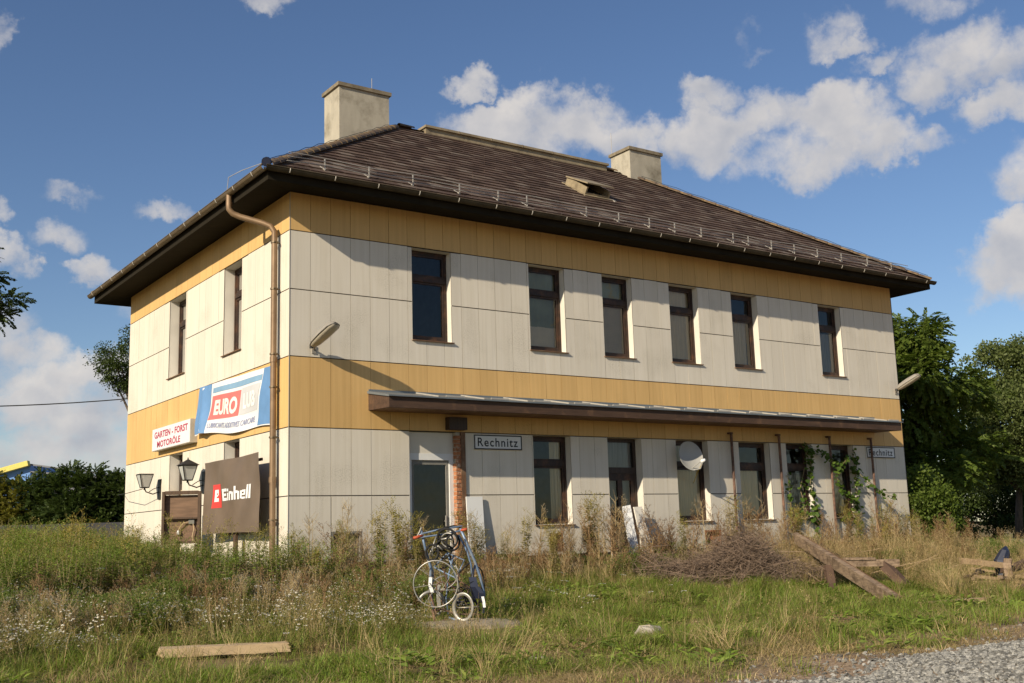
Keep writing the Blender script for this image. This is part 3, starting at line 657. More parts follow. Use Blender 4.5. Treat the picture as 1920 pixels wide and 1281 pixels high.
# second door: timber with a fanlight and two narrow panes
m_ = MB(); y0, y1 = .20, .27
m_.box(7.205, 7.27, y0, y1, .45, 3.19); m_.box(8.08, 8.145, y0, y1, .45, 3.19); m_.box(7.27, 8.08, y0+.002, y1, 3.12, 3.19); m_.box(7.27, 8.08, y0-.01, y1, 2.45, 2.58)
door2 = m_.obj('timber_door', MAT['dark_wood'], station)
m_ = MB(); m_.box(7.27, 7.37, y0+.01, y1-.01, .45, 2.45); m_.box(7.61, 7.74, y0+.01, y1-.01, .45, 2.45); m_.box(7.98, 8.08, y0+.01, y1-.01, .45, 2.45)
m_.box(7.37, 7.61, y0+.012, y1-.01, 2.30, 2.45); m_.box(7.74, 7.98, y0+.012, y1-.01, 2.30, 2.45); m_.box(7.37, 7.61, y0+.012, y1-.01, .45, 1.05); m_.box(7.74, 7.98, y0+.012, y1-.01, .45, 1.05)
m_.obj('door_leaf', MAT['frame_wood'], door2)
for a, b, c, d in ((7.37, 7.61, 1.05, 2.30), (7.74, 7.98, 1.05, 2.30), (7.27, 8.08, 2.58, 3.12)):
    g = MB(); g.face([(a, .235, c), (b, .235, c), (b, .235, d), (a, .235, d)]); g.obj('pane', MAT['glass'], door2)
g = MB(); g.face([(7.27, .30, 2.55), (8.08, .30, 2.55), (8.08, .30, 3.19), (7.27, .30, 3.19)]); g.face([(7.27, .32, 1.0), (8.08, .32, 1.0), (8.08, .32, 2.45), (7.27, .32, 2.45)]); g.obj('curtain', MAT['curtain_grey'], door2)
m_ = MB()
for u in (7.2, 8.15): m_.face([(u, 0, .42), (u, .3, .42), (u, .3, 3.2), (u, 0, 3.2)])
m_.face([(7.2, 0, 3.2), (8.15, 0, 3.2), (8.15, .3, 3.2), (7.2, .3, 3.2)]); m_.obj('door_reveal', MAT['reveal'], station)
# side door on the short facade
m_ = MB(); m_.box(.22, .29, 5.71, 5.79, .45, 3.19); m_.box(.22, .29, 6.51, 6.59, .45, 3.19); m_.box(.222, .29, 5.79, 6.51, 3.1, 3.19); m_.box(.215, .29, 5.79, 6.51, 2.42, 2.54)
door3 = m_.obj('side_door', MAT['dark_wood'], station)
m_ = MB(); m_.box(.235, .275, 5.79, 6.51, .45, 2.42); m_.obj('door_leaf', MAT['curtain'], door3)
m_ = MB(); m_.box(.225, .234, 5.86, 6.16, 1.5, 2.3); m_.obj('red_notice', MAT['bright_red'], door3)
m_ = MB(); m_.box(.217, .226, 5.80, 6.5, 1.42, 1.50); m_.obj('white_notice', MAT['bright_white'], door3)
g = MB(); g.face([(.25, 5.79, 2.54), (.25, 6.51, 2.54), (.25, 6.51, 3.1), (.25, 5.79, 3.1)]); g.obj('pane', MAT['glass'], door3)
m_ = MB()
for u in (5.7, 6.6): m_.face([(0, u, .42), (.3, u, .42), (.3, u, 3.195), (0, u, 3.195)])
m_.face([(0, 5.7, 3.195), (0, 6.6, 3.195), (.3, 6.6, 3.195), (.3, 5.7, 3.195)]); m_.obj('door_reveal', MAT['reveal'], station)

# basement openings
for (a, b, c, d), nm, mt in zip(BASE_F, ('basement_window', 'basement_hatch', 'vent_grille', 'basement_hatch'), ('basement', 'brown_wood', 'grey_grille', 'brick')):
    m_ = MB()
    m_.box(a, a+.04, -.002, .1, c, d); m_.box(b-.04, b, -.002, .1, c, d); m_.box(a+.04, b-.04, 0, .1, d-.04, d); m_.box(a+.04, b-.04, 0, .1, c, c+.04)
    w = m_.obj(nm, MAT['grey_grille'] if nm != 'basement_hatch' else MAT[mt], station)
    m_ = MB(); m_.box(a+.04, b-.04, .06, .09, c+.04, d-.04)
    if nm == 'basement_window': m_.box(a+(b-a)*.30, a+(b-a)*.34, .03, .058, c+.04, d-.04)
    m_.obj('infill_board', MAT[mt], w)
    if nm == 'vent_grille':
        for k in range(5):
            s_ = MB(); zz = c+.06+k*.055; s_.box(a+.04, b-.04, .02, .05, zz, zz+.02); s_.obj('louvre', MAT['joint'], w)

# ------------------------------------------------------------------ roof
OV = .72; EZ = 7.60; PITCH = math.tan(R(33.1)); HW = WY/2+OV
RZ = EZ+HW*PITCH; AX0 = -OV+HW; AX1 = LX+OV-HW; YM = WY/2
c_ = [(-OV, -OV, EZ-.03), (LX+OV, -OV, EZ-.03), (LX+OV, WY+OV, EZ-.03), (-OV, WY+OV, EZ-.03)]; r0 = (AX0, YM, RZ-.03); r1 = (AX1, YM, RZ-.03)
mb = MB(); mb.face([c_[0], c_[1], r1, r0]); mb.face([c_[1], c_[2], r1]); mb.face([c_[2], c_[3], r0, r1]); mb.face([c_[3], c_[0], r0])
roof = mb.obj('roof', MAT['deck'], station)
mb = MB()   # soffit and fascia
for q in ([(-OV, -OV), (LX+OV, -OV), (LX, 0), (0, 0)], [(LX+OV, -OV), (LX+OV, WY+OV), (LX, WY), (LX, 0)], [(LX+OV, WY+OV), (-OV, WY+OV), (0, WY), (LX, WY)], [(-OV, WY+OV), (-OV, -OV), (0, 0), (0, WY)]):
    mb.face([(x, y, ZS-.002 if (0 <= x <= LX and 0 <= y <= WY) else 7.40) for x, y in q])
mb.obj('soffit', MAT['soffit'], station)
mb = MB()
mb.box(-OV, LX+OV, -OV, -OV+.03, 7.395, 7.585); mb.box(-OV, LX+OV, WY+OV-.03, WY+OV, 7.395, 7.585); mb.box(-OV, -OV+.03, -OV+.03, WY+OV-.03, 7.395, 7.585); mb.box(LX+OV-.03, LX+OV, -OV+.03, WY+OV-.03, 7.395, 7.585)
mb.obj('fascia', MAT['soffit'], station)
def half_gutter(p, q, out, r=.075):
    m_ = MB(); p, q, out = Vector(p), Vector(q), Vector(out); n = 8
    for k in range(n):
        a0, a1 = math.pi*k/n, math.pi*(k+1)/n
        o0 = out*(-math.cos(a0)*r)+Vector((0, 0, -math.sin(a0)*r)); o1 = out*(-math.cos(a1)*r)+Vector((0, 0, -math.sin(a1)*r))
        m_.face([p+o0, q+o0, q+o1, p+o1])
    lip = out*r
    m_.tube([p+lip, q+lip], .011, 6)
    return m_
GO = OV+.085
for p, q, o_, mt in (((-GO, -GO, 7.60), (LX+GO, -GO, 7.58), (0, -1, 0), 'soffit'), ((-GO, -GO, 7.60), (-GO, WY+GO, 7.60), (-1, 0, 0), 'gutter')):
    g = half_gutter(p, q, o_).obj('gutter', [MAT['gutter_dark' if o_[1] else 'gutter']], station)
    br = MB(); br.tube([Vector(o_)*(.08*math.cos(a))+Vector((0, 0, -.082*math.sin(a))) for a in np.linspace(0, 1.0, 4)], .010, 5); brm = br.mesh('gutter_bracket', MAT['galv'])
    n = 22 if o_[1] else 13
    for k in range(n):
        t = (k+.5)/n; P = Vector(p)*(1-t)+Vector(q)*t; link('gutter_bracket', brm, g, P)
# downpipe with a swan neck on the short facade
mb = MB(); px, py = -.11, .44
mb.tube([(-GO, .92, 7.56), (-GO, .92, 7.36), (-GO, .915, 7.28), (-.74, .90, 7.20), (-.62, .84, 7.14), (-.28, .56, 6.99), (-.17, .48, 6.93), (px, py, 6.82), (px, py, 6.70), (px, py, 3.0), (px, py-.03, .35)], .056, 12)
pipe = mb.obj('downpipe', MAT['pipe'], station); smooth_by_angle(pipe.data)
for z in (6.62, 5.75, 4.55, 3.95, 3.05, 1.6):
    m_ = MB(); m_.tube([(px, py, z-.016), (px, py, z+.016)], .071, 12); m_.beam((px, py, z), (.01, py, z), .015, .02); m_.beam((px-.02, py-.06, z), (px-.02, py-.10, z), .03, .02); m_.obj('pipe_clamp', MAT['gutter'], pipe)
for z in (4.40, 2.25):
    m_ = MB(); m_.tube([(px, py, z), (px, py, z+.1)], .067, 12); m_.obj('pipe_collar', MAT['pipe'], pipe)
mb = MB(); mb.tube([(-.03, .62, 6.6), (-.03, .60, 3.1), (-.03, .60, 2.6), (-.05, .58, .6)], .007, 5)
mb.tube([(-GO-.02, .98, 7.62), (-GO, .97, 7.9), (-GO+.15, .7, 7.98), (-.5, -.2, 7.92)], .007, 5); mb.obj('lightning_wire', MAT['galv'], station)

# tiles: nearest 300 as single tiles, the rest joined
SL = math.sqrt(1+PITCH*PITCH); EXPO, TW = .275, .31
def tile_geo(a, b, s, ext, mirror=None):
    """tile between a..b along the eave, its lower edge at slope distance s"""
    up = Vector((0, 1/SL, PITCH/SL)); nn = Vector((0, -PITCH/SL, 1/SL))
    base = Vector((0, -OV-.03, EZ-.03*PITCH))
    lo, hi = base+up*s, base+up*(s+ext)
    out = []
    e = (s+ext)/SL; l2, h2 = -OV+e-.05, LX+OV-e+.05; a2, b2 = min(max(a, l2), h2), max(min(b, h2), l2)
    for x, P, off in ((a, lo, .044), (b, lo, .044), (b2, hi, .010), (a2, hi, .010)):
        out.append(Vector((x, P.y, P.z))+nn*off)
    low = [out[0]-nn*.028, out[1]-nn*.028]
    return out, low
rows = int((HW*SL)/EXPO)
allt = []
for r_ in range(rows):
    s = r_*EXPO; yy = s/SL; x0, x1 = -OV+yy*1.0-.05, LX+OV-yy*1.0+.05
    x = x0-(TW/2 if r_ % 2 else 0)-(x0 % TW)
    while x < x1:
        a, b = max(x+.003, x0), min(x+TW-.003, x1)
        if b-a > .05: allt.append((a+random.uniform(-.002, .002), b+random.uniform(-.002, .002), s+random.uniform(-.006, .006)))
        x += TW
allt.sort(key=lambda t: (t[0]-CAM.x)**2+(t[2]/SL-OV-CAM.y)**2+(EZ+t[2]*.54-CAM.z)**2)
def emit(m_, t, sh=Vector((0, 0, 0))):
    o4, lo = tile_geo(t[0], t[1], t[2], EXPO+.09)
    b = len(m_.v); m_.v += [tuple(p-sh) for p in o4+lo]
    m_.f += [(b, b+1, b+2, b+3), (b+4, b+5, b+1, b), (b, b+3, b+4), (b+1, b+5, b+2)]; m_.m += [0]*4
for t in allt[:290]:
    m_ = MB(); o4, lo = tile_geo(t[0], t[1], t[2], EXPO+.09); ctr = o4[0]; emit(m_, t, ctr); m_.obj('tile', MAT['tile'], roof, ctr)
m_ = MB()
for t in allt[290:]: emit(m_, t)
tag(m_.obj('roof_tiles', MAT['tile'], roof), kind='stuff')
# the other slopes, seen only from elsewhere
def slope_tiles(m_, org, along, inward, length):
    org, along, inward = Vector(org), Vector(along), Vector(inward)
    up = (inward+Vector((0, 0, PITCH)))/SL; nn = along.cross(up).normalized()
    if nn.z < 0: nn = -nn
    for r_ in range(rows):
        s = r_*EXPO; d = s/SL; x = d-.04-(TW/2 if r_ % 2 else 0); hi = length-d+.04
        while x < hi:
            a, b = max(x, d-.04), min(x+TW-.006, hi)
            if b-a > .05:
                d2 = (s+EXPO+.09)/SL; a2, b2 = min(max(a, d2-.04), length-d2+.04), max(min(b, length-d2+.04), d2-.04)
                p = [org+along*a+up*s+nn*.034, org+along*b+up*s+nn*.034, org+along*b2+up*(s+EXPO+.09)+nn*.012, org+along*a2+up*(s+EXPO+.09)+nn*.012]
                k = len(m_.v); m_.v += [tuple(q) for q in p+[p[0]-nn*.016, p[1]-nn*.016]]
                m_.f += [(k, k+1, k+2, k+3), (k+4, k+5, k+1, k)]; m_.m += [0, 0]
            x += TW
m_ = MB()
slope_tiles(m_, (-OV, -OV, EZ-.02), (0, 1, 0), (1, 0, 0), WY+2*OV)
slope_tiles(m_, (LX+OV, -OV, EZ-.02), (0, 1, 0), (-1, 0, 0), WY+2*OV)
slope_tiles(m_, (-OV, WY+OV, EZ-.02), (1, 0, 0), (0, -1, 0), LX+2*OV)
tag(m_.obj('roof_tiles', MAT['tile'], roof), kind='stuff')
# hip and ridge caps
def cap_mesh(L_=.42, r=.125):
    m_ = MB(); n = 7
    for k in range(n):
        a0, a1 = math.pi*(k/n), math.pi*((k+1)/n)
        for x0, x1, r0_, r1_ in ((0, L_, r, r*.86),):
            P = [(x0, math.cos(a0)*r0_, math.sin(a0)*r0_*.75), (x0, math.cos(a1)*r0_, math.sin(a1)*r0_*.75), (x1, math.cos(a1)*r1_, math.sin(a1)*r1_*.75), (x1, math.cos(a0)*r1_, math.sin(a0)*r1_*.75)]
            m_.face(P); m_.face([(x0, p[1]*.86, p[2]*.86) for p in P[:2]]+[P[1], P[0]])
    return m_.mesh('hip_tile', MAT['hip'])
capm = cap_mesh()
def caps(p, q):
    p, q = Vector(p), Vector(q); d = q-p; n = int((d.length-.42)/.36); qt = d.to_track_quat('X', 'Z')
    for k in range(n+1):
        o = link('hip_tile', capm, roof, p+d.normalized()*(k*.36)); o.rotation_mode = 'QUATERNION'; o.rotation_quaternion = qt
h = .03
caps((-OV-.02, -OV-.02, EZ+h), (AX0, YM, RZ+h)); caps((LX+OV+.02, -OV-.02, EZ+h), (AX1, YM, RZ+h))
caps((-OV-.02, WY+OV+.02, EZ+h), (AX0, YM, RZ+h)); caps((LX+OV+.02, WY+OV+.02, EZ+h), (AX1, YM, RZ+h))
caps((AX0, YM, RZ+h), (5.72, YM, RZ+h)); caps((11.72, YM, RZ+h), (AX1, YM, RZ+h))
m_ = MB(); m_.lathe([(.0, 0), (.085, 0), (.085, .05)], 12, 0, (0, 0, 0), Matrix.Translation((-OV-.06, -OV-.06, EZ+.075)) @ Vector((1, 1, PITCH)).to_track_quat('Z', 'Y').to_matrix().to_4x4()); m_.obj('hip_end_disc', MAT['bike_navy'], roof)
# ridge vent
m_ = MB(); m_.box(5.72, 11.72, YM-.22, YM+.22, RZ+.09, RZ+.15); m_.box(5.76, 11.68, YM-.16, YM+.16, RZ-.06, RZ+.09)
for x in np.linspace(5.72, 11.72, 7)[1:-1]: m_.box(x-.01, x+.01, YM-.226, YM+.226, RZ+.085, RZ+.156)
m_.obj('ridge_vent', MAT['beige_metal'], roof)
# roof hatch
def onroof(x, y, off=0): return Vector((x, y, EZ+(y+OV)*PITCH))+Vector((0, -PITCH/SL, 1/SL))*off
RM = Matrix(((1, 0, 0), (0, 1/SL, -PITCH/SL), (0, PITCH/SL, 1/SL))).to_4x4(); RM.translation = onroof(8.08, 1.5)
m_ = MB(); m_.box(0, .86, 0, 1.05, .03, .05, 0, RM); m_.box(.06, .10, .1, .98, .05, .22, 0, RM); m_.box(.76, .80, .1, .98, .05, .22, 0, RM); m_.box(.10, .76, .94, .98, .05, .20, 0, RM); m_.box(.1, .76, .1, .13, .05, .09, 0, RM)
hatch = m_.obj('roof_hatch', MAT['beige_metal'], roof)
m_ = MB(); Mt = RM @ Matrix.Translation((0, .99, .20)) @ Matrix.Rotation(R(-7), 4, 'X'); m_.box(.02, .84, -.92, 0, .0, .03, 0, Mt); m_.obj('hatch_lid', MAT['beige_metal'], hatch)
m_ = MB(); m_.box(.10, .76, .13, .94, .052, .06, 0, RM); m_.obj('hatch_opening', MAT['deck'], hatch)
m_ = MB(); m_.box(0, .05, -.28, -.1, .03, .05, 0, RM @ Matrix.Translation((.86, .2, 0))); m_.obj('bracket', MAT['galv'], hatch)
# snow guard: brackets and rods
GX = [.51, 1.41, 2.35, 3.40, 4.32, 5.03, 6.59, 7.49, 8.38, 9.14, 9.97, 11.01, 11.52, 12.32, 13.14, 14.0, 14.92, 15.96, 16.96]
m_ = MB(); rods = []
for k, (dy, off) in enumerate(((0, .10), (.0, .17), (.0, .24))):
    pts = [onroof(x, -.36+.03*math.sin(x*3), off+.012*math.sin(x*2.3+k)) for x in np.linspace(-.25, LX+.2, 44)]
    q = MB(); q.tube(pts, .0085, 5); rods.append(q)
g0 = rods[0].obj('snow_guard', MAT['galv'], roof)
for q in rods[1:]: q.obj('rod', MAT['galv'], g0)
bk = MB(); bk.box(-.008, .008, -.02, .25, .035, .045, 0, RM.to_3x3().to_4x4()); bk.box(-.012, .012, -.026, -.012, .02, .25); bk.box(-.006, .006, -.012, .10, .03, .05, 0, RM.to_3x3().to_4x4())
bkm = bk.mesh('snow_bracket', MAT['galv'])
for x in GX: link('snow_bracket', bkm, g0, onroof(x, -.36))
# chimneys
def chimney(x0, x1, y0, y1, zt, rod_x):
    m_ = MB(); m_.box(x0, x1, y0, y1, 8.2, zt); ch = m_.obj('chimney', MAT['chimney'], roof)
    m_ = MB(); m_.box(x0-.05, x1+.05, y0-.05, y1+.05, zt, zt+.09); m_.obj('chimney_cap', MAT['chimney_cap'], ch)
    m_ = MB(); m_.tube([(rod_x, y1-.05, zt-.5), (rod_x, y1-.05, zt+.75)], .008, 5); m_.obj('lightning_rod', MAT['galv'], ch)
    m_ = MB(); d_ = .06
    m_.box(x0-d_, x1+d_, y0-d_, y0-.001, EZ+(y0+OV)*PITCH-.9, EZ+(min(x0+OV, YM+OV))*PITCH+.05 if x0 < 8 else EZ+(LX+OV-x1)*PITCH+.05); m_.obj('flashing', MAT['beige_metal'], ch)
chimney(3.22, 4.56, 4.62, 5.45, 11.93, 4.5)
chimney(12.33, 13.52, 4.62, 5.45, 11.98, 12.33)
m_ = MB()
m_.tube([(-.70+5.2*t, -.70+5.2*t, EZ+.17+5.2*t*PITCH+.015*math.sin(t*61)) for t in np.linspace(0, 1, 22)], .006, 4)
m_.tube([(LX+.70-5.4*t, -.7+5.4*t, EZ+.18+5.4*t*PITCH+.015*math.sin(t*61)) for t in np.linspace(0, 1, 22)], .006, 4); m_.obj('lightning_wire', MAT['cable'], roof)

# ------------------------------------------------------------------ canopy over the ground floor
CX0, CX1, CD = 1.56, 16.18, .80
m_ = MB()
m_.box(CX0, CX1, -CD, -CD+.04, 3.525, 3.735)                     # front board
m_.face([(CX0, -CD+.04, 3.525), (CX0, 0, 3.55), (CX0, 0, 3.90), (CX0, -CD+.04, 3.735)])
m_.face([(CX0+.04, -CD+.04, 3.525), (CX0+.04, 0, 3.55), (CX0+.04, 0, 3.77), (CX0+.04, -CD+.04, 3.735)])
m_.face([(CX1, -CD+.04, 3.525), (CX1, 0, 3.55), (CX1, 0, 3.77), (CX1, -CD+.04, 3.735)])
canopy = m_.obj('canopy', MAT['canopy_wood'], station)
m_ = MB(); n = 5
for k in range(n):
    y0, y1 = -CD+.045+k*(CD-.05)/n, -CD+.045+(k+1)*(CD-.05)/n-.006
    q = MB(); q.box(CX0+.045, CX1-.01, y0, y1, 3.535+random.uniform(0, .004), 3.552); q.obj('soffit_board', MAT['brown_wood'], canopy)
m_ = MB()
m_.face([(CX0-.03, -CD-.05, 3.745), (CX1+.03, -CD-.05, 3.745), (CX1+.03, -.012, 3.905), (CX0-.03, -.012, 3.905)])
m_.face([(CX0-.03, -CD-.05, 3.745), (CX1+.03, -CD-.05, 3.745), (CX1+.03, -CD-.05, 3.72), (CX0-.03, -CD-.05, 3.72)])
m_.face([(CX0-.03, -CD-.05, 3.745), (CX0-.03, -.012, 3.905), (CX0-.03, -.012, 3.86), (CX0-.03, -CD-.05, 3.71)])
m_.box(CX0, CX1, -.020, -.006, 3.88, 3.94)
m_.obj('zinc_sheet', MAT['zinc'], canopy)
for x in np.arange(CX0+1.0, CX1, 1.0):
    q = MB(); q.beam((x, -CD-.05, 3.755), (x, -.02, 3.915), .018, .03); q.obj('standing_seam', MAT['galv'], canopy)
    q = MB(); q.beam((x+.22, -CD+.06, 3.785), (x+.62, -CD+.06, 3.785), .02, .03); q.obj('snow_stop', MAT['galv'], canopy)
for x, zb in ((10.83, .3), (12.43, .3), (14.25, .3), (15.86, .3)):
    q = MB(); q.tube([(x, -.085, zb), (x, -.085, 3.40)], .030, 10); q.box(x-.045, x+.045, -.10, .0, 3.36, 3.40); q.obj('canopy_post', MAT['rust'], station)

# ------------------------------------------------------------------ lettering helper
def text_mesh(body, size=1., shear=0., bold=0., spacing=1., align='CENTER', ext=.0):
    cu = bpy.data.curves.new('lettering', 'FONT'); cu.body = body; cu.size = size; cu.shear = shear; cu.offset = bold
    cu.align_x = align; cu.align_y = 'CENTER'; cu.space_character = spacing; cu.extrude = ext; cu.resolution_u = 4
    ob = bpy.data.objects.new('lettering', cu); COL.objects.link(ob)
    bpy.context.view_layer.update(); dg = bpy.context.evaluated_depsgraph_get()
    me = bpy.data.meshes.new_from_object(ob.evaluated_get(dg)); bpy.data.objects.remove(ob); bpy.data.curves.remove(cu)
    return me
def fit_text(me, fn, w, h):
    """scale the text to w x h, centred on 0, then map (x, y, z) through fn"""
    xs = [v.co.x for v in me.vertices]; ys = [v.co.y for v in me.vertices]
    cx, cy = (min(xs)+max(xs))/2, (min(ys)+max(ys))/2; sx, sy = w/(max(xs)-min(xs)), h/(max(ys)-min(ys))
    for v in me.vertices: v.co = fn((v.co.x-cx)*sx, (v.co.y-cy)*sy, v.co.z)
    me.materials.clear(); me.update(); return me

# station name plates
def name_plate(x0, x1, z0, z1, label):
    t = empty('name_plate', ((x0+x1)/2, -.03, z0)); tag(t, label, 'sign')
    w, h_ = x1-x0, z1-z0
    m_ = MB(); m_.box(-w/2, w/2, 0, .028, 0, h_); m_.obj('plate', MAT['plate'], t)
    m_ = MB(); b = .022
    m_.box(-w/2, w/2, -.006, 0, 0, b); m_.box(-w/2, w/2, -.006, 0, h_-b, h_); m_.box(-w/2, -w/2+b, -.006, 0, b, h_-b); m_.box(w/2-b, w/2, -.006, 0, b, h_-b); m_.obj('border', MAT['black_print'], t)
    me = fit_text(text_mesh('Rechnitz', 1, bold=.012, spacing=1.18), lambda x, y, z: Vector((x-.01, -.004, y+h_/2)), w*.84, h_*.60)
    me.materials.append(MAT['black_print']); link('lettering', me, t)
name_plate(3.83, 4.96, 2.88, 3.165, 'white Rechnitz name plate beside the glass door and brick jamb')
name_plate(15.73, 16.87, 2.895, 3.17, 'white Rechnitz name plate crossed by a rusty post beside the vines')

# Garten-Forst light box
t = empty('shop_sign', (0, 6.07, 3.33)); tag(t, 'white box sign with red lettering over the side door of the short facade', 'sign')
m_ = MB(); m_.box(-.16, 0, -1.31, 1.31, 0, .5); m_.obj('case', MAT['sign_side'], t)
m_ = MB(); m_.box(-.168, -.160, -1.30, 1.30, .01, .49); m_.obj('sign_face', MAT['sign_face'], t)
for body, w, hh, dz, dy in (('GARTEN - FORST', 2.30, .15, .345, -.02), ('MOTORÖLE', 1.62, .175, .145, .12)):
    me = fit_text(text_mesh(body, 1, bold=.03, spacing=1.05), lambda x, y, z: Vector((-.171, -x+dy, y+dz)), w, hh); me.materials.append(MAT['sign_red']); link('lettering', me, t)
# the wire from the sign
# Eurolub banner: everything on it follows one rippled sheet
def euro(u, v, off=0.):
    ya = 4.52+(.56-4.52)*u; yb = 4.64+(.54-4.64)*u; y = yb+(ya-yb)*v
    za = 4.455+(4.375-4.455)*u; zb = 3.44+(3.27-3.44)*u+.035*math.sin(u*9); z = zb+(za-zb)*v
    fold = math.exp(-((u-.07-.05*(1-v))/.035)**2)
    w = .05+.018*math.sin(u*15+v*3)*(1-v*.6)+.02*math.sin(v*7+u*4)*(1-v)+.10*fold*(1-v)**.6*.9+.05*(1-v)*sstep(.3, 0, u)
    y += -.03*fold*(1-v)
    return Vector((-float(w)-off, y, z))
def patch(fn, corners, off, nu=40, nv=10):
    """corners: bottom-left, bottom-right, top-right, top-left in (u, v)"""
    m_ = MB(); (a, b, c, d) = [Vector((*q, 0)) for q in corners]
    idx = {}
    for j in range(nv+1):
        for i in range(nu+1):
            s, r_ = i/nu, j/nv; p = (a*(1-s)+b*s)*(1-r_)+(d*(1-s)+c*s)*r_
            idx[i, j] = len(m_.v); m_.v.append(tuple(fn(p.x, p.y, off)))
    for j in range(nv):
        for i in range(nu): m_.f.append((idx[i, j], idx[i+1, j], idx[i+1, j+1], idx[i, j+1])); m_.m.append(0)
    return m_
m_ = patch(euro, [(0, 0), (1, 0), (1, 1), (0, 1)], 0., 80, 24)
banner = m_.obj('advertising_banner', MAT['white_vinyl'], smooth=True); tag(banner, 'crumpled EUROLUB banner in blue, white and red on the short facade', 'banner')
for nm, cs, mt, off in (('blue_panel', [(0, .03), (.155, .0), (.185, 1), (0, 1)], 'blue_print', .004), ('blue_panel', [(.80, .02), (1, .02), (1, 1), (.885, 1)], 'blue_print', .004),
                       ('stripe', [(.205, .80), (.86, .80), (.868, .90), (.21, .90)], 'stripe_print', .004), ('red_panel', [(.165, .26), (.56, .30), (.60, .74), (.20, .74)], 'red_print', .004),
                       ('pale_panel', [(.57, .30), (.80, .30), (.85, .76), (.61, .76)], 'pale_print', .004)):
    patch(euro, cs, off, 24, 8).obj(nm, MAT[mt], banner, smooth=True)
for body, cu_, cv, w, hh, mt, sh in (('EURO', .385, .50, .33, .30, 'cream_print', .25), ('LUB', .70, .52, .17, .27, 'bright_white', .25), ('LUBRICANTS ADDITIVES CARCARE', .47, .15, .60, .10, 'text_blue', .2)):
    me = fit_text(text_mesh(body, 1, sh, bold=.045 if hh > .2 else .015), lambda x, y, z: euro(cu_+x, cv+y, .008), w, hh); me.materials.append(MAT[mt]); link('lettering', me, banner)

# Einhell tarpaulin on posts
def ein(u, v, off=0.):
    y = 3.50+(.57-3.50)*u; z = 1.40+1.40*v-.03*math.sin(u*3.1)*(v-.5)
    y += -.10*math.sin(v*3.14)*(1-u)**3*1.2
    w = .30+.015*math.sin(u*8+v*5)+.02*math.sin(v*4+u*11)*(.4+abs(v-.5))+.02*math.sin(u*22-v*9)*.3
    return Vector((-w-off, y, z))
tarp = patch(ein, [(0, 0), (1, 0), (1, 1), (0, 1)], 0, 60, 30).obj('advertising_tarpaulin', MAT['tarp'], smooth=True)
tag(tarp, 'brown Einhell tarpaulin with red logo on posts before the short facade', 'banner')
patch(ein, [(.155, .35), (.33, .35), (.33, .675), (.155, .675)], .004, 10, 8).obj('red_panel', MAT['bright_red'], tarp, smooth=True)
def glyphs(fn, strokes, u0, v0, su, sv, off, mat, parent):
    m_ = MB()
    for x0, x1, y0, y1 in strokes:
        q = patch(fn, [(u0+x0*su, v0+y0*sv), (u0+x1*su, v0+y0*sv), (u0+x1*su, v0+y1*sv), (u0+x0*su, v0+y1*sv)], off, 3, 2)
        b = len(m_.v); m_.v += q.v; m_.f += [tuple(i+b for i in f) for f in q.f]; m_.m += q.m
    m_.obj('lettering', MAT[mat], parent)
glyphs(ein, [(0, .5, 0, 1), (.5, 1, 0, .30), (.5, 1, .70, 1), (.5, .80, .42, .58), (.8, 1, .52, .70)], .20, .435, .085, .165, .008, 'bright_white', tarp)
LET = []
def put(x, strokes): LET.extend([(x+a, x+b, c, d) for a, b, c, d in strokes])
put(0, [(0, .34, 0, 1), (.34, 1.0, .0, .24), (.34, 1.0, .76, 1), (.34, .86, .40, .60)])
put(1.1, [(0, .3, 0, .62), (0, .3, .74, .96)])
put(1.52, [(0, .3, 0, .72), (.3, .62, .52, .72), (.55, .85, 0, .66)])
put(2.5, [(0, .3, 0, 1.1), (.3, .62, .52, .72), (.55, .85, 0, .66)])
put(3.48, [(0, .28, .05, .68), (.28, .85, 0, .16), (.28, .85, .56, .72), (.6, .85, .30, .56), (.28, .6, .30, .42)])
put(4.46, [(0, .3, 0, 1.1)]); put(4.88, [(0, .3, 0, 1.1)])
glyphs(ein, LET, .355, .435, .098, .165, .008, 'bright_white', tarp)
for y in (2.0,):
    m_ = MB(); m_.beam((-.18, y, gz(-.2, y)-.2), (-.18, y, 2.66), .12, .05); m_.obj('post', MAT['board_dark'], tarp)
m_ = MB(); m_.beam((-.22, 3.40, 2.66), (-.22, .65, 2.68), .03, .05); m_.obj('rail', MAT['board_dark'], tarp)

# wooden notice board, turned towards the track
t = empty('notice_board', (-.60, 3.84, .02), (0, 0, R(-28))); tag(t, 'empty wooden notice board on short legs before the short facade', 'notice board')
m_ = MB(); m_.box(-.33, .33, .0, .03, 1.26, 2.17); m_.obj('backboard', MAT['board_wood'], t)
m_ = MB(); m_.box(-.37, -.32, -.10, .05, 1.2, 2.24); m_.obj('frame_post', MAT['board_dark'], t)
m_ = MB(); m_.box(.32, .37, -.10, .05, 1.2, 2.24); m_.obj('frame_post', MAT['board_dark'], t)
for z0, z1 in ((2.18, 2.25), (1.70, 1.735), (1.22, 1.27)):
    m_ = MB(); m_.box(-.318, .318, -.09, .04, z0, z1); m_.obj('rail', MAT['board_dark'], t)
for x in (-.12, .29):
    m_ = MB(); m_.box(x-.04, x+.04, .0, .05, .1, 1.2); m_.obj('leg', MAT['board_dark'], t)
m_ = MB(); m_.box(.14, .25, -.05, 0, 1.60, 1.69); m_.obj('socket_box', MAT['grey_grille'], t)
m_ = MB(); m_.tube([(.14, -.04, 1.64), (.05, -.05, 1.62), (-.02, -.05, 1.54), (-.05, -.05, 1.47)], .012, 6); m_.tube([(.23, -.04, 1.60), (.25, -.05, 1.5), (.22, -.05, 1.35), (.24, -.05, 1.26)], .010, 6); m_.obj('wire', MAT['plank_new'], t)
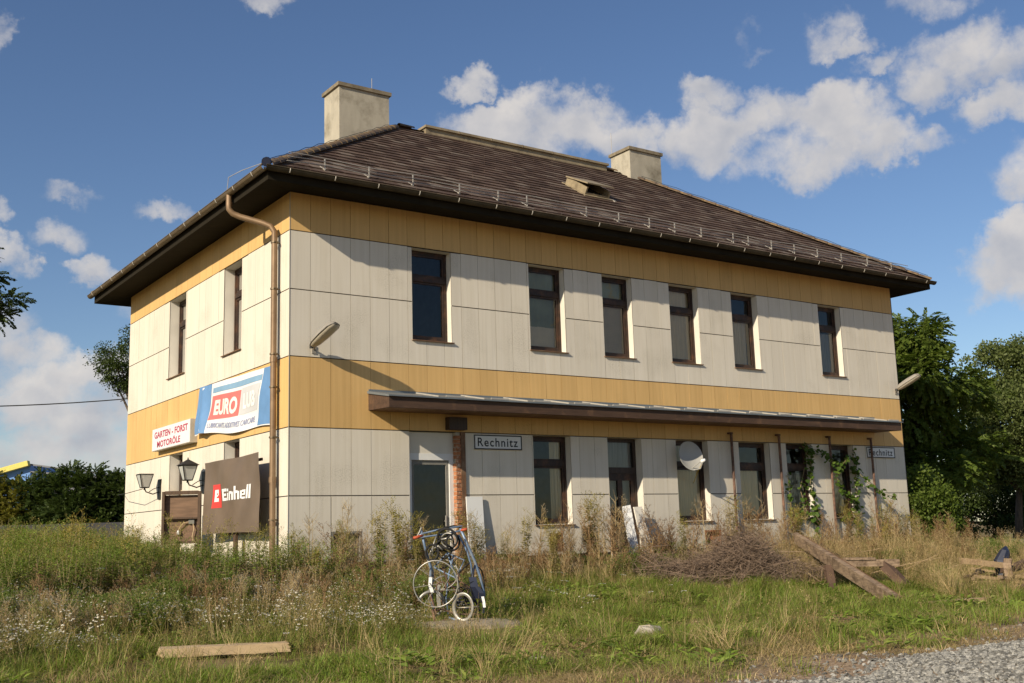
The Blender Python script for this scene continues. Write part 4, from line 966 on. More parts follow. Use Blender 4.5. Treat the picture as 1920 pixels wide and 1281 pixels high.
m_ = MB(); m_.lathe([(.0, -.05), (.025, -.05), (.028, 0), (.015, .03), (0, .03)], 10, 0, (-.05, -.05, 1.45)); m_.obj('bulb_socket', MAT['bright_white'], t)

# lanterns
def lantern(y, z, label, roofed=True):
    t = empty('wall_lantern', (0, y, z)); tag(t, label, 'lantern'); t.scale = (.9, .86, .86)
    lxp, ly = -.40, -.62 if roofed else -.62
    m_ = MB(); m_.box(-.03, -.002, -.10, .10, -.30, .22); m_.obj('back_plate', MAT['iron'], t)
    m_ = MB(); m_.tube([(-.03, 0, -.10), (-.18, -.02, -.16), (-.36, -.04, -.10), (-.40, -.05, -.02)], .016, 6); m_.tube([(-.03, 0, .02), (-.16, -.02, -.02), (-.28, -.03, -.10)], .010, 6)
    m_.lathe([(0, -.06), (.03, -.04), (.02, -.01), (.05, .0)], 8, 0, (-.40, -.05, 0)); m_.obj('bracket', MAT['iron'], t)
    g = MB(); b, h_ = .085, .34; tp = .165
    B = [(-.40+sx*b, -.05+sy*b, .01) for sx, sy in ((-1, -1), (1, -1), (1, 1), (-1, 1))]; T = [(-.40+sx*tp, -.05+sy*tp, .01+h_) for sx, sy in ((-1, -1), (1, -1), (1, 1), (-1, 1))]
    for i in range(4):
        j = (i+1) % 4; q = MB(); q.face([B[i], B[j], T[j], T[i]]); q.obj('pane', MAT['frost'], t)
    m_ = MB()
    for i in range(4):
        j = (i+1) % 4; m_.tube([B[i], T[i]], .013, 5); m_.tube([T[i], T[j]], .014, 5); m_.tube([B[i], B[j]], .013, 5)
    m_.obj('lantern_frame', MAT['iron'], t)
    if roofed:
        m_ = MB(); e_ = .21; q = [(-.40+sx*e_, -.05+sy*e_, h_+.02) for sx, sy in ((-1, -1), (1, -1), (1, 1), (-1, 1))]
        for i in range(4): m_.face([q[i], q[(i+1) % 4], (-.40, -.05, h_+.17)])
        m_.lathe([(.02, 0), (.012, .05), (0, .06)], 6, 0, (-.40, -.05, h_+.15)); m_.obj('lantern_roof', MAT['iron'], t)
lantern(7.25, 2.50, 'open-topped iron lantern farther from the tarpaulin on the short facade', False)
lantern(4.30, 2.50, 'roofed iron lantern between the side door and the tarpaulin')
m_ = MB(); m_.tube([(-.40, 7.2, 2.48), (-.5, 8.2, 2.42), (-.3, 9.6, 2.45), (-.02, 10.15, 2.5)], .008, 5); tag(m_.obj('lantern_cable', MAT['cable']), 'thin dark cable running from the open lantern to the wall end', 'cable')

# street-type lamps on the long facade
def wall_lamp(x, z, label):
    t = empty('wall_lamp', (x, 0, z)); tag(t, label, 'lamp')
    m_ = MB(); m_.box(-.04, .04, -.02, -.0, -.07, .07); m_.tube([(0, -.01, 0), (-.05, -.16, .05), (-.06, -.26, .08)], .020, 8); m_.obj('arm', MAT['lamp_body'], t)
    # head: long shallow shell tilted up
    A = Vector((-.085, -.14, .045)); Bv = Vector((.10, -.72, .36)); d = Bv-A
    Q = d.to_track_quat('X', 'Z').to_matrix().to_4x4(); Q.translation = A; L_ = d.length
    sec = [(0, .05, .04), (.04, .085, .07), (.15, .12, .10), (.5, .145, .115), (.85, .14, .10), (.96, .10, .07), (1.0, .06, .03)]
    up, lens = MB(), MB(); n = 8
    def ring(m_, lo, hi, sgn, sc):
        R_ = []
        for s, w, h_ in sec:
            r_ = []
            for k in range(n+1):
                a = math.pi*k/n; r_.append(len(m_.v)); m_.v.append(tuple(Q @ Vector((s*L_, math.cos(a)*w*sc, sgn*math.sin(a)*h_*(1 if sgn > 0 else .55)+(.0 if sgn > 0 else -.004)))))
            R_.append(r_)
        for a, b in zip(R_, R_[1:]):
            for k in range(n): m_.f.append((a[k], a[k+1], b[k+1], b[k])); m_.m.append(0)
    ring(up, 0, 1, 1, 1); ring(lens, 0, 1, -1, .9)
    up.tube([Q @ Vector((s*L_, w, 0)) for s, w, h_ in sec]+[Q @ Vector((s*L_, -w, 0)) for s, w, h_ in reversed(sec)], .009, 5, closed=True)
    up.obj('lamp_housing', MAT['lamp_body'], t, smooth=True); lens.obj('lamp_lens', MAT['lamp_lens'], t, smooth=True)
    m_ = MB(); m_.lathe([(0, -.03), (.035, -.03), (.035, .03), (0, .03)], 8, 0, tuple(A+Vector((-.01, .03, -.01)))); m_.obj('lamp_clamp', MAT['iron'], t)
wall_lamp(.47, 4.60, 'grey street-type wall lamp near the downpipe corner of the long facade')
wall_lamp(17.18, 4.66, 'grey street-type wall lamp at the far corner of the long facade by trees')

# satellite dish
t = empty('satellite_dish', (9.33, -.24, 2.80)); tag(t, 'grey oval satellite dish mounted before a ground floor window', 'satellite dish')
nrm = Vector((-.14, -.95, .26)).normalized(); Qd = nrm.to_track_quat('Z', 'Y').to_matrix().to_4x4()
m_ = MB(); prof = [(.335*s, .085*(s*s)-.02) for s in np.linspace(0, 1, 8)]
m_.lathe(prof, 28, 0, (0, 0, 0), Qd @ Matrix.Diagonal((.92, 1.0, 1, 1))); m_.lathe([(r_, zz-.008) for r_, zz in prof], 28, 0, (0, 0, 0), Qd @ Matrix.Diagonal((.92, 1.0, 1, 1)))
m_.lathe([(.333, .062), (.342, .066), (.342, .054), (.333, .054)], 28, 0, (0, 0, 0), Qd @ Matrix.Diagonal((.92, 1.0, 1, 1)))
m_.obj('reflector', MAT['dish'], t, smooth=True)
m_ = MB(); foot = Qd @ Vector((0, -.32, .05)); head = nrm*.42+Vector((.08, .0, -.22))
m_.tube([foot, foot*.5+head*.5+Vector((.03, -.02, -.07)), head], .012, 6); m_.tube([Qd @ Vector((-.02, -.27, .04)), head+Vector((0, 0, .02))], .010, 6); m_.obj('feed_arm', MAT['dish'], t)
m_ = MB(); m_.lathe([(0, -.05), (.03, -.05), (.032, .02), (.045, .03), (.045, .06), (0, .065)], 12, 0, (0, 0, 0), Matrix.Translation(head) @ (-nrm).to_track_quat('Z', 'Y').to_matrix().to_4x4()); m_.obj('receiver', MAT['bright_white'], t, smooth=True)
m_ = MB(); m_.tube([(-.02, 0.07, -.06), (-.03, .12, -.20), (-.08, .42, -.22)], .018, 8); m_.box(-.16, -.02, .40, .42, -.30, -.12); m_.obj('mount', MAT['iron'], t)
m_ = MB(); m_.tube([head, Vector((.25, .05, -.35)), Vector((.62, .60, -.6)), Vector((.66, .68, -.85)), Vector((.60, .69, -1.05)), Vector((.68, .69, -1.2))], .008, 5); m_.obj('cable', MAT['yellow_plastic'], t)

# overhead cable to the far corner
m_ = MB(); P0, P1 = Vector((.0, 10.12, 4.88)), Vector((-16.5, 8.6, 5.2))
m_.tube([P0.lerp(P1, s)+Vector((0, 0, -1.35*4*s*(1-s)*.5)) for s in np.linspace(0, 1, 26)], .014, 5); tag(m_.obj('overhead_cable', MAT['cable']), 'dark overhead cable sagging away from the far end of the short facade', 'cable')
# ------------------------------------------------------------------ things in the grass
RIGHT = Vector((.8236, -.567, 0)); AWAY = Vector((.567, .8236, 0))
# sculpture welded from bicycle parts, on a concrete footing
SX, SY = .20, -5.2; SZ = gz(SX, SY)
def rock_mesh(name, sx, sy, sz, mat, seed=0, n=10, k=5):
    rr = random.Random(seed); m_ = MB(); prof = []
    rings = []
    for i in range(k+1):
        a = math.pi/2*i/k; b = len(m_.v); rings.append(b)
        for j in range(n):
            t = 2*math.pi*j/n; r_ = math.cos(a)**.55*(1+rr.uniform(-.13, .13))
            m_.v.append((sx*r_*math.cos(t), sy*r_*math.sin(t), sz*math.sin(a)*(1+rr.uniform(-.1, .1))-(.05 if i == 0 else 0)))
    for a, b in zip(rings, rings[1:]):
        for j in range(n): m_.f.append((a+j, a+(j+1) % n, b+(j+1) % n, b+j)); m_.m.append(0)
    m_.f.append(tuple(rings[-1]+j for j in range(n))); m_.m.append(0)
    return m_.mesh(name, mat)
slab = link('concrete_footing', rock_mesh('concrete_footing', .74, .42, .10, MAT['concrete'], 3, 16, 4), None, (SX+.12, SY-.05, SZ-.035)); slab.rotation_euler = (0, 0, R(-34))
tag(slab, 'rough weathered concrete footing under the bicycle part sculpture', 'concrete footing')
sc_ = empty('bicycle_sculpture', (SX, SY, SZ+.04), (0, 0, math.atan2(RIGHT.y, RIGHT.x)))
tag(sc_, 'upright sculpture welded from bicycle rims, tyres and blue tubes', 'sculpture')
def S2(px, py, d=0.): return Vector(((px-866)/142, d, (1163-py)/142))
def stube(nm, pts, r, mt, n=8):
    m_ = MB(); m_.tube([S2(*p) for p in pts], r, n); o = m_.obj(nm, MAT[mt], sc_, smooth=True); return o
def sring(nm, cx, cy, Rp, r, mt, ax=(0, 1, 0), d=0., squash=1., flat=None, a0=0, a1=None):
    m_ = MB(); m_.ring(S2(cx, cy, d), ax, Rp/142, r, 40, 7, 0, squash, flat, a0, a1); return m_.obj(nm, MAT[mt], sc_, smooth=True)
stube('frame_tube', [(797, 992, 0), (803, 1020, 0), (814, 1062, .02), (812, 1105, .05), (823, 1160, .04)], .018, 'bike_blue')
stube('frame_tube', [(803, 1020, 0), (818, 1070, .06), (816, 1100, .08)], .011, 'bike_blue')
stube('frame_tube', [(872, 990, 0), (885, 1022, .02), (897, 1050, .03), (907, 1080, .05), (914, 1112, .06), (912, 1150, .05)], .019, 'bike_blue')
stube('frame_tube', [(868, 1002, .04), (884, 1034, .05), (891, 1060, .05), (893, 1095, .06)], .014, 'bike_blue')
stube('handlebar', [(794, 1001, -.03), (800, 998, 0), (838, 990, .03), (876, 986, 0)], .013, 'bike_blue')
stube('handlebar', [(788, 1006, -.06), (806, 1004, -.02), (845, 1000, .05), (880, 993, .0)], .013, 'bike_blue')
stube('handlebar', [(798, 986, -.02), (794, 995, -.02), (790, 1003, -.05)], .010, 'galv')
stube('grip', [(783, 1006, -.08), (800, 1002, -.03)], .020, 'grip'); stube('grip', [(873, 994, .0), (885, 992, -.03)], .019, 'grip')
sring('tyre', 847, 1009, 19, .016, 'tyre', (.35, 1, .25), -.04, 1.05)
sring('tyre', 858, 1016, 15, .014, 'tyre', (-.5, 1, .1), -.08, .9)
sring('tyre', 818, 1034, 15, .016, 'tyre', (.3, 1, -.2), -.05, .85)
sring('rim', 850, 1012, 14, .010, 'rim', (.35, 1, .3), -.05, 1.1)
stube('tyre', [(826, 994, 0), (842, 988, .0), (860, 985, .02), (873, 988, .0)], .012, 'tyre')
stube('fork', [(812, 1030, 0), (832, 1012, -.03), (852, 1000, 0)], .012, 'tyre'); stube('fork', [(834, 1004, -.03), (846, 1020, -.05), (858, 1028, -.04)], .013, 'tyre')
stube('fork', [(818, 1040, -.02), (820, 1020, -.02), (826, 1004, 0)], .010, 'rim'); stube('fork', [(812, 1040, -.03), (818, 1025, -.02)], .009, 'rim')
stube('fork', [(836, 1010, -.06), (848, 1008, -.07), (860, 1012, -.06)], .012, 'rim'); stube('fork', [(822, 1026, -.04), (830, 1022, -.06), (838, 1030, -.05)], .012, 'rim')
big = sring('wheel_rim', 824, 1092, 43, .009, 'rim', (.08, 1, .05), -.10, .98)
for k in range(7):
    a = k*.9+.3; m_ = MB(); m_.tube([S2(824+42*math.cos(a), 1092+42*math.sin(a), -.10), S2(832+6*math.cos(a+1.4), 1098+6*math.sin(a+1.4), -.08)], .003, 4); m_.obj('spoke', MAT['galv'], big)
sring('wheel_rim', 846, 1098, 26, .010, 'rim', (.5, 1, .35), .06, .9, None, 2.4, 5.6)
sring('wheel_rim', 875, 1136, 24, .011, 'rim', (.42, 1, .0), -.12, .80, 2.4)
sring('wheel_rim', 814, 1130, 24, .010, 'rim', (-.25, 1, .2), .02, 1.05, 2.0, .3, 5.2)
sring('hoop', 902, 1098, 34, .009, 'tyre', (-.9, 1, .0), .10, .5)
sring('hoop', 868, 1120, 34, .008, 'rust', (.2, 1, .6), .14, .8, None, 0, 3.6)
stube('brace', [(866, 1075, .02), (880, 1062, .04), (890, 1054, .05)], .011, 'tyre'); stube('brace', [(866, 1074, .02), (866, 1100, .02), (880, 1120, .02)], .010, 'rust')
stube('brace', [(858, 1060, 0), (866, 1066, .0), (869, 1080, 0)], .009, 'rim'); stube('brace', [(812, 1110, 0), (824, 1150, -.05), (828, 1135, -.05)], .012, 'rust')
sring('tyre', 842, 1022, 24, .012, 'tyre', (.6, 1, -.3), .04, .8); sring('tyre', 832, 1048, 20, .011, 'tyre', (-.2, 1, .5), .08, 1.0, None, .4, 4.9)
sring('wheel_rim', 838, 1112, 34, .008, 'rim', (-.35, 1, .2), .10, .9, None, 3.4, 7.9); sring('wheel_rim', 858, 1118, 30, .008, 'rust', (.3, 1, -.3), .12, .9)
sring('tyre', 886, 1128, 26, .010, 'tyre', (.5, 1, .1), .10, .8); sring('hoop', 836, 1076, 30, .006, 'galv', (.2, 1, -.5), .07, 1., None, 1.0, 5.4)
sring('chainring', 868, 1120, 11, .010, 'tyre', (.3, 1, .1), -.02); sring('chainring', 834, 1098, 9, .009, 'rust', (-.3, 1, .2), -.06)
stube('fork', [(836, 1060, .05), (846, 1090, .03), (872, 1118, .0)], .011, 'rust'); stube('fork', [(858, 1040, .03), (848, 1075, .05), (842, 1120, .05), (846, 1150, .03)], .010, 'bike_blue')
stube('cable', [(806, 1010, -.05), (822, 1052, -.10), (850, 1062, -.08), (872, 1040, -.05), (880, 1010, -.02)], .005, 'tyre'); stube('cable', [(812, 1090, -.06), (838, 1126, -.12), (870, 1100, -.08), (900, 1088, -.02)], .005, 'tyre')
stube('frame_tube', [(820, 1062, .06), (846, 1036, .04), (878, 1050, .05), (862, 1084, .04), (820, 1062, .06)], .012, 'bike_blue'); stube('frame_tube', [(862, 1084, .04), (846, 1036, .04)], .011, 'bike_blue')
stube('frame_tube', [(834, 1128, .06), (852, 1098, .05), (888, 1104, .04), (872, 1140, .03), (834, 1128, .06)], .012, 'tyre'); stube('frame_tube', [(898, 1060, .02), (888, 1104, .04), (906, 1146, .05)], .013, 'bike_navy')
def band(nm, pts, w, mt):
    m_ = MB(); P = [S2(*p) for p in pts]
    for a, b in zip(P, P[1:]):
        ww = Vector((w/2, .0, 0)); m_.face([a-ww, a+ww, b+ww, b-ww]); off = Vector((0, .012, 0)); m_.face([a-ww+off, a+ww+off, b+ww+off, b-ww+off])
    return m_.obj(nm, MAT[mt], sc_)
band('mudguard', [(814, 1080, -.04), (813, 1095, -.05), (817, 1108, -.04)], .045, 'bright_white')
band('mudguard', [(829, 1095, -.02), (828, 1115, -.03), (829, 1137, -.02)], .05, 'rim')
band('mudguard', [(893, 1082, -.02), (897, 1100, -.05), (905, 1122, -.02)], .10, 'bike_navy'); band('mudguard', [(902, 1100, -.07), (911, 1112, -.08), (914, 1130, -.06)], .06, 'bike_navy')
band('reflector', [(912, 1118, -.10), (914, 1128, -.10), (915, 1138, -.10)], .035, 'bright_white')
for k in range(4): stube('rack_bar', [(862, 1122+k*6, .06), (896, 1120+k*6.5, .04)], .012, 'bike_navy')
stube('rack_bar', [(860, 1138, -.02), (905, 1137, -.02)], .008, 'rim')
stube('foot', [(816, 1140, 0), (820, 1160, -.02), (826, 1168, -.03), (846, 1156, .02)], .017, 'rust'); stube('foot', [(846, 1156, .02), (872, 1163, -.02), (884, 1166, -.04), (885, 1182, -.06)], .016, 'bike_blue')
stube('foot', [(822, 1142, 0), (836, 1140, .0), (860, 1150, .02), (908, 1152, .04)], .013, 'rust')

# pale plank lying in front
def plank_obj(nm, p, q, w, h, mt, label, cat='plank', group=None, roll=0.):
    p, q = Vector(p), Vector(q); m_ = MB(); d = q-p; L_ = d.length; n = 7
    Mx = d.to_track_quat('X', 'Z').to_matrix().to_4x4() @ Matrix.Rotation(roll, 4, 'X')
    rr = random.Random(int(abs(p.x*97+p.y*31)*10)); rings = []
    for i in range(n+1):
        x = L_*i/n; b = len(m_.v); rings.append(b); j = rr.uniform(-.012, .012)
        for yy, zz in ((-w/2, -h/2), (w/2, -h/2), (w/2, h/2), (-w/2, h/2)):
            e = rr.uniform(-.035, .035) if i in (0, n) else 0
            m_.v.append(tuple(Mx @ Vector((x+e, yy*(1+rr.uniform(-.05, .05))+j, zz+rr.uniform(-.004, .004)))))
    for a, b in zip(rings, rings[1:]):
        for k in range(4): m_.f.append((a+k, a+(k+1) % 4, b+(k+1) % 4, b+k)); m_.m.append(0)
    m_.f.append(tuple(rings[0]+k for k in (3, 2, 1, 0))); m_.m.append(0); m_.f.append(tuple(rings[-1]+k for k in range(4))); m_.m.append(0)
    o = m_.obj(nm, MAT[mt], None, p)
    if label: tag(o, label, cat, group)
    return o
plank_obj('plank', (-4.10, -6.28, gz(-4.06, -6.2)+.085), (-2.80, -6.55, gz(-2.83, -6.5)+.095), .26, .09, 'plank_new', 'pale squared plank lying in the grass in front of the sculpture')
# diagonal beam, and the trestle under it
bt = empty('timber_beam', (9.2, -3.2, 1.0)); tag(bt, 'long weathered timber beam leaning diagonally over the trestle', 'timber beam')
for off, w, h, mt in (((0, 0, 0), .085, .21, 'old_timber'), ((.09, -.055, -.035), .07, .19, 'brown_wood')):
    m_ = MB(); o_ = Vector(off); m_.beam(Vector((0, 0, 0))+o_, Vector((-2.62, -4.15, -.94))+o_, w, h, 0, .12); m_.obj('board', MAT[mt], bt)
tr = empty('timber_trestle', (8.6, -5.3, gz(8.6, -5.3))); tag(tr, 'low dark timber trestle half buried in dry grass beneath the diagonal beam', 'trestle')
m_ = MB(); m_.beam((-.38, .30, .44), (.46, -.30, .42), .16, .12); m_.obj('crossbeam', MAT['old_timber'], tr)
m_ = MB(); m_.beam((.25, -.15, .40), (.30, -.62, -.05), .15, .15); m_.obj('leg', MAT['brown_plank'], tr)
m_ = MB(); m_.beam((-.55, .42, .40), (-.62, .30, -.05), .13, .13); m_.obj('leg', MAT['brown_plank'], tr)
m_ = MB(); m_.beam((-.3, .25, .51), (.12, -.05, .50), .22, .04); m_.obj('board', MAT['old_timber'], tr)
plank_obj('plank', (10.5, -2.4, .95), (9.4, -4.2, .52), .14, .08, 'brown_plank', 'dark plank slanting through the weeds behind the trestle')
plank_obj('plank', (8.2, -3.4, .50), (6.9, -2.9, .46), .22, .05, 'pale_timber', 'flat pale-edged board lying between the brush pile and the beam')
plank_obj('plank', (7.3, -8.3, .10), (6.2, -7.9, .08), .10, .04, 'pale_timber', 'thin split lath lying in flattened straw before the diagonal beam')
# debris heap at the right
hx, hy = 10.6, -6.6
for p, q, w, h, mt, lb in (
    ((-.60, .38, .55), (.15, -.10, .42), .13, .10, 'pale_timber', 'pale squared timber on top of the debris heap'),
    ((-.20, -.25, .55), (-.32, -.30, -.02), .13, .05, 'old_timber', 'short grey board standing upright against the debris heap'),
    ((-.10, -.10, .36), (1.1, -.45, .70), .18, .07, 'brown_plank', 'dark brown plank slanting upward out of the debris heap'),
    ((.2, -.2, .25), (1.2, -.75, .58), .11, .06, 'pale_timber', 'pale brown lath slanting below the dark plank of the debris heap')):
    o = Vector((hx, hy, gz(hx, hy))); plank_obj('plank', o+Vector(p), o+Vector(q), w, h, mt, lb)
rr = random.Random(5)
for k in range(16):
    a = rr.uniform(-.9, .5); c = Vector((hx+rr.uniform(-.7, 1.1), hy+rr.uniform(-.55, .55), 0)); c.z = gz(c.x, c.y)+rr.uniform(.04, .30)
    d = Vector((math.cos(a), math.sin(a), rr.uniform(-.18, .18)))*rr.uniform(.25, .6)
    plank_obj('plank', c-d, c+d, rr.uniform(.05, .12), rr.uniform(.025, .06), rr.choice(['brown_plank', 'old_timber', 'pale_timber']), 'broken plank jumbled in the debris heap by the gravel', 'plank', 'broken planks of the debris heap')
m_ = MB(); m_.tube([(0, 0, .0), (.1, -.05, .10), (.22, -.02, .16), (.34, -.1, .06), (.5, -.06, .03)], [.05, .08, .06, .07, .03], 8); o = m_.obj('plastic_rag', MAT['bright_white'], None, (hx+.15, hy-.45, gz(hx, hy)+.1)); tag(o, 'crumpled white plastic rag in the debris heap', 'rag')
m_ = MB(); m_.tube([(0, 0, 0), (.05, .02, .25), (.12, -.03, .42), (.2, 0, .5)], [.10, .13, .09, .03], 8); o = m_.obj('dark_rag', MAT['bike_navy'], None, (hx+.15, hy+.1, gz(hx, hy)+.25)); tag(o, 'dark blue rag hanging over the back of the debris heap', 'rag')
for k in range(6):   # sticks in the dry grass
    x, y = rr.uniform(8.2, 13), rr.uniform(-6.2, -3.2); a = rr.uniform(-2.4, -.2); L_ = rr.uniform(.6, 1.4)
    m_ = MB(); m_.tube([(0, 0, .15), (L_*.5*math.cos(a), L_*.5*math.sin(a), .3), (L_*math.cos(a), L_*math.sin(a), .42)], [.012, .010, .006], 5)
    tag(m_.obj('stick', MAT['pale_timber'], None, (x, y, gz(x, y)+.05)), 'pale dry stick poking out of the straw near the trestle', 'stick', 'sticks in the straw near the trestle')
# boards leaning on the facade
plank_obj('leaning_board', (7.50, -.16, 1.74), (7.36, -.62, .36), .20, .03, 'white_paint', 'left white board leaning in the timber door opening', 'board', None, R(90)*0)
plank_obj('leaning_board', (7.80, -.16, 1.745), (7.78, -.62, .36), .22, .03, 'reveal', 'right white board leaning in the timber door opening', 'board')
m_ = MB(); m_.box(0, .37, -.012, .012, 0, 1.55); o = m_.obj('white_sheet', MAT['white_paint'], None, (3.60, -.16, .42)); o.rotation_euler = (R(-4), 0, 0); tag(o, 'clean white sheet leaning on the facade beside the brick jamb', 'board')
# stones in the grass
for (x, y, s, lb) in ((1.0, -8.1, .27, 'pale flat stone in the short grass below the brush pile'), (-1.2, -8.9, .13, 'small stone half sunk in the lawn left of the pale flat stone'), (4.2, -6.0, .16, 'grey stone lying before the brush pile')):
    o = link('stone', rock_mesh('stone', s, s*.7, s*.5, MAT['pale_stone'], int(x*10)+50, 9, 4), None, (x, y, gz(x, y)-.01)); o.rotation_euler = (0, 0, x); tag(o, lb, 'stone')

# brush pile
def brush():
    V, F = [], []; rr = np.random.default_rng(4); c0 = np.array([7.25, -3.2, .24]); ex = np.array(RIGHT); ea = np.array(AWAY)
    for k in range(4600):
        u, v = rr.normal(0, .78), rr.normal(0, .42); u = np.clip(u, -1.9, 1.7)
        top = .74*max(0, 1-(u/1.75)**2)**.38*max(.1, 1-(v/1.2)**2)**.6; h = rr.uniform(-.1, 1.05)*top*(.8+.4*math.sin(u*3.1+.5)*math.cos(v*2.0))
        p = c0+ex*u+ea*v+np.array([0, 0, h]); a = rr.normal(0, .7)+(0 if rr.random() < .6 else 1.4)
        d = ex*math.cos(a)+ea*math.sin(a)+np.array([0, 0, rr.normal(.05, .42)]); d /= np.linalg.norm(d); L_ = rr.uniform(.2, 1.0)
        r_ = rr.uniform(.002, .0055); s1 = np.cross(d, [0, 0, 1.]); s1 /= np.linalg.norm(s1)+1e-9; s2 = np.cross(d, s1)
        p[2] += .25*max(0., rr.normal(0, .5))*(rr.random() < .12); bend = s2*rr.normal(0, .10)+s1*rr.normal(0, .08); b = len(V)
        for t, rad in ((-.5, r_), (0, r_), (.5, r_*.4)):
            q = p+d*L_*t+bend*(1-abs(t)*2)
            for j in range(3): an = 2.094*j; V.append(q+(s1*math.cos(an)+s2*math.sin(an))*rad)
        for i in (0, 3):
            for j in range(3): F.append((b+i+j, b+i+(j+1) % 3, b+i+3+(j+1) % 3, b+i+3+j))
    o = link('brush_pile', mesh_np('brush_pile', np.array(V), np.array(F), MAT['twig'])); tag(o, 'heap of dead brown brushwood piled before the long facade', 'brush pile', kind='stuff')
brush()

# platform kerb far right, grey wall and hall far left
def simple_thing(mb, nm, mt, label, cat, parent=None): o = mb.obj(nm, MAT[mt], parent); tag(o, label, cat); return o
m_ = MB()
for k in range(9):
    x0 = 20+k*2.0; m_.box(x0, x0+1.985, 1.6, 2.1, .2, .70)
ke = empty('platform_kerb', (20, 1.85, .2)); tag(ke, 'low concrete platform kerb before the trees beyond the building', 'kerb')
for k in range(9):
    q = MB(); q.box(k*2.0, k*2.0+1.985, -.25, .25, 0, .42+random.uniform(-.01, .01)); q.obj('kerb_stone', MAT['kerb'], ke)
ke.rotation_euler = (0, 0, R(-6))
wl = empty('boundary_wall', (-6, 30.2, .3)); tag(wl, 'low dark grey boundary wall below the bushes at the far left', 'wall')
Wd = Vector((2.34, 24.33, 0))-Vector((-.06, 25.98, 0)); an = math.atan2(Wd.y, Wd.x); wl.location = (-7.2, 30.9, .3); wl.rotation_euler = (0, 0, an)
for k in range(9):
    q = MB(); q.box(k*2.0, k*2.0+1.98, -.06, .06, 0, 1.78); q.obj('wall_panel', MAT['grey_wall'], wl)
hl = empty('blue_hall', (9.3, 80.4, 0)); tag(hl, 'blue industrial hall with yellow sloping eave behind the bushes', 'hall')
m_ = MB(); b0, b1 = Vector((4.5, 83.6, 0)), Vector((11.25, 78.9, 0))
m_.face([b0, b1, b1+Vector((0, 0, 8.0)), b0+Vector((0, 0, 5.9))]); bk_ = Vector((6, 9, 0)); m_.face([b1, b1+bk_, b1+bk_+Vector((0, 0, 8)), b1+Vector((0, 0, 8))]); m_.face([b0+Vector((0, 0, 5.9)), b1+Vector((0, 0, 8.0)), b1+bk_+Vector((0, 0, 8)), b0+bk_+Vector((0, 0, 5.9))]); m_.face([b0, b0+bk_, b0+bk_+Vector((0, 0, 5.9)), b0+Vector((0, 0, 5.9))])
o = m_.obj('cladding', MAT['hall_blue'], hl); o.matrix_parent_inverse = Matrix.Translation((-9.3, -80.4, 0))
m_ = MB(); m_.beam(b0+Vector((-.4, -.3, 5.95)), b1+Vector((-.2, -.3, 8.1)), .5, .42); o = m_.obj('yellow_eave', MAT['hall_yellow'], hl); o.matrix_parent_inverse = Matrix.Translation((-9.3, -80.4, 0))
for h0, h1 in ((8.0, 7.0), (7.4, 6.7), (6.6, 6.3)):
    m_ = MB(); m_.beam(b1+Vector((0, -.1, h0)), b1+Vector((5.2, -3.8, h1)), .2, .14); o = m_.obj('steel_rafter', MAT['hall_grey'], hl); o.matrix_parent_inverse = Matrix.Translation((-9.3, -80.4, 0))
m_ = MB()
q0, q1 = b1+Vector((.1, 0, 0)), b1+Vector((16, -11.2, 0)); m_.face([q0, q1, q1+Vector((0, 0, 6.9)), q0+Vector((0, 0, 6.4))]); m_.face([q0+Vector((0, 0, 6.4)), q1+Vector((0, 0, 6.9)), q1+Vector((4, 6, 8)), q0+Vector((4, 6, 7.4))]); o = m_.obj('grey_wing', MAT['hall_grey'], hl); o.matrix_parent_inverse = Matrix.Translation((-9.3, -80.4, 0))

# ------------------------------------------------------------------ foliage
def sprig(n=9, L_=.42, lw=.034, ll=.11, droop=.25, seed=0):
    """compound leaf along +X: pairs of leaflets (kites), with a light droop"""
    rr = np.random.default_rng(seed); V, F = [], []
    for i in range(n):
        t = (i+1)/n; x = L_*t; z = -droop*L_*t*t
        for s in (-1, 1):
            a = s*(1.15-.45*t)+rr.normal(0, .12); d = np.array([math.cos(a), math.sin(a), -.25+rr.normal(0, .15)]); d /= np.linalg.norm(d)
            w = np.cross(d, [0, 0, 1.]); w /= np.linalg.norm(w); w = w+np.array([0, 0, rr.normal(0, .35)]); l = ll*(1-.35*abs(t-.5))*rr.uniform(.8, 1.15)
            p = np.array([x, 0, z]); b = len(V)
            V += [p, p+d*l*.45+w*lw, p+d*l, p+d*l*.45-w*lw]; F.append((b, b+1, b+2, b+3))
    return np.array(V), np.array(F)
def tuft(n=14, r=.16, ll=.07, lw=.026, seed=0):
    """rounded bunch of small simple leaves"""
    rr = np.random.default_rng(seed); V, F = [], []
    for i in range(n):
        p = rr.normal(0, r*.5, 3)+np.array([r*.6, 0, 0]); d = rr.normal(0, 1, 3)+np.array([.9, 0, -.2]); d /= np.linalg.norm(d); w = np.cross(d, rr.normal(0, 1, 3)); w /= np.linalg.norm(w)
        l = ll*rr.uniform(.7, 1.3); b = len(V); V += [p, p+d*l*.5+w*lw, p+d*l, p+d*l*.5-w*lw]; F.append((b, b+1, b+2, b+3))
    return np.array(V), np.array(F)
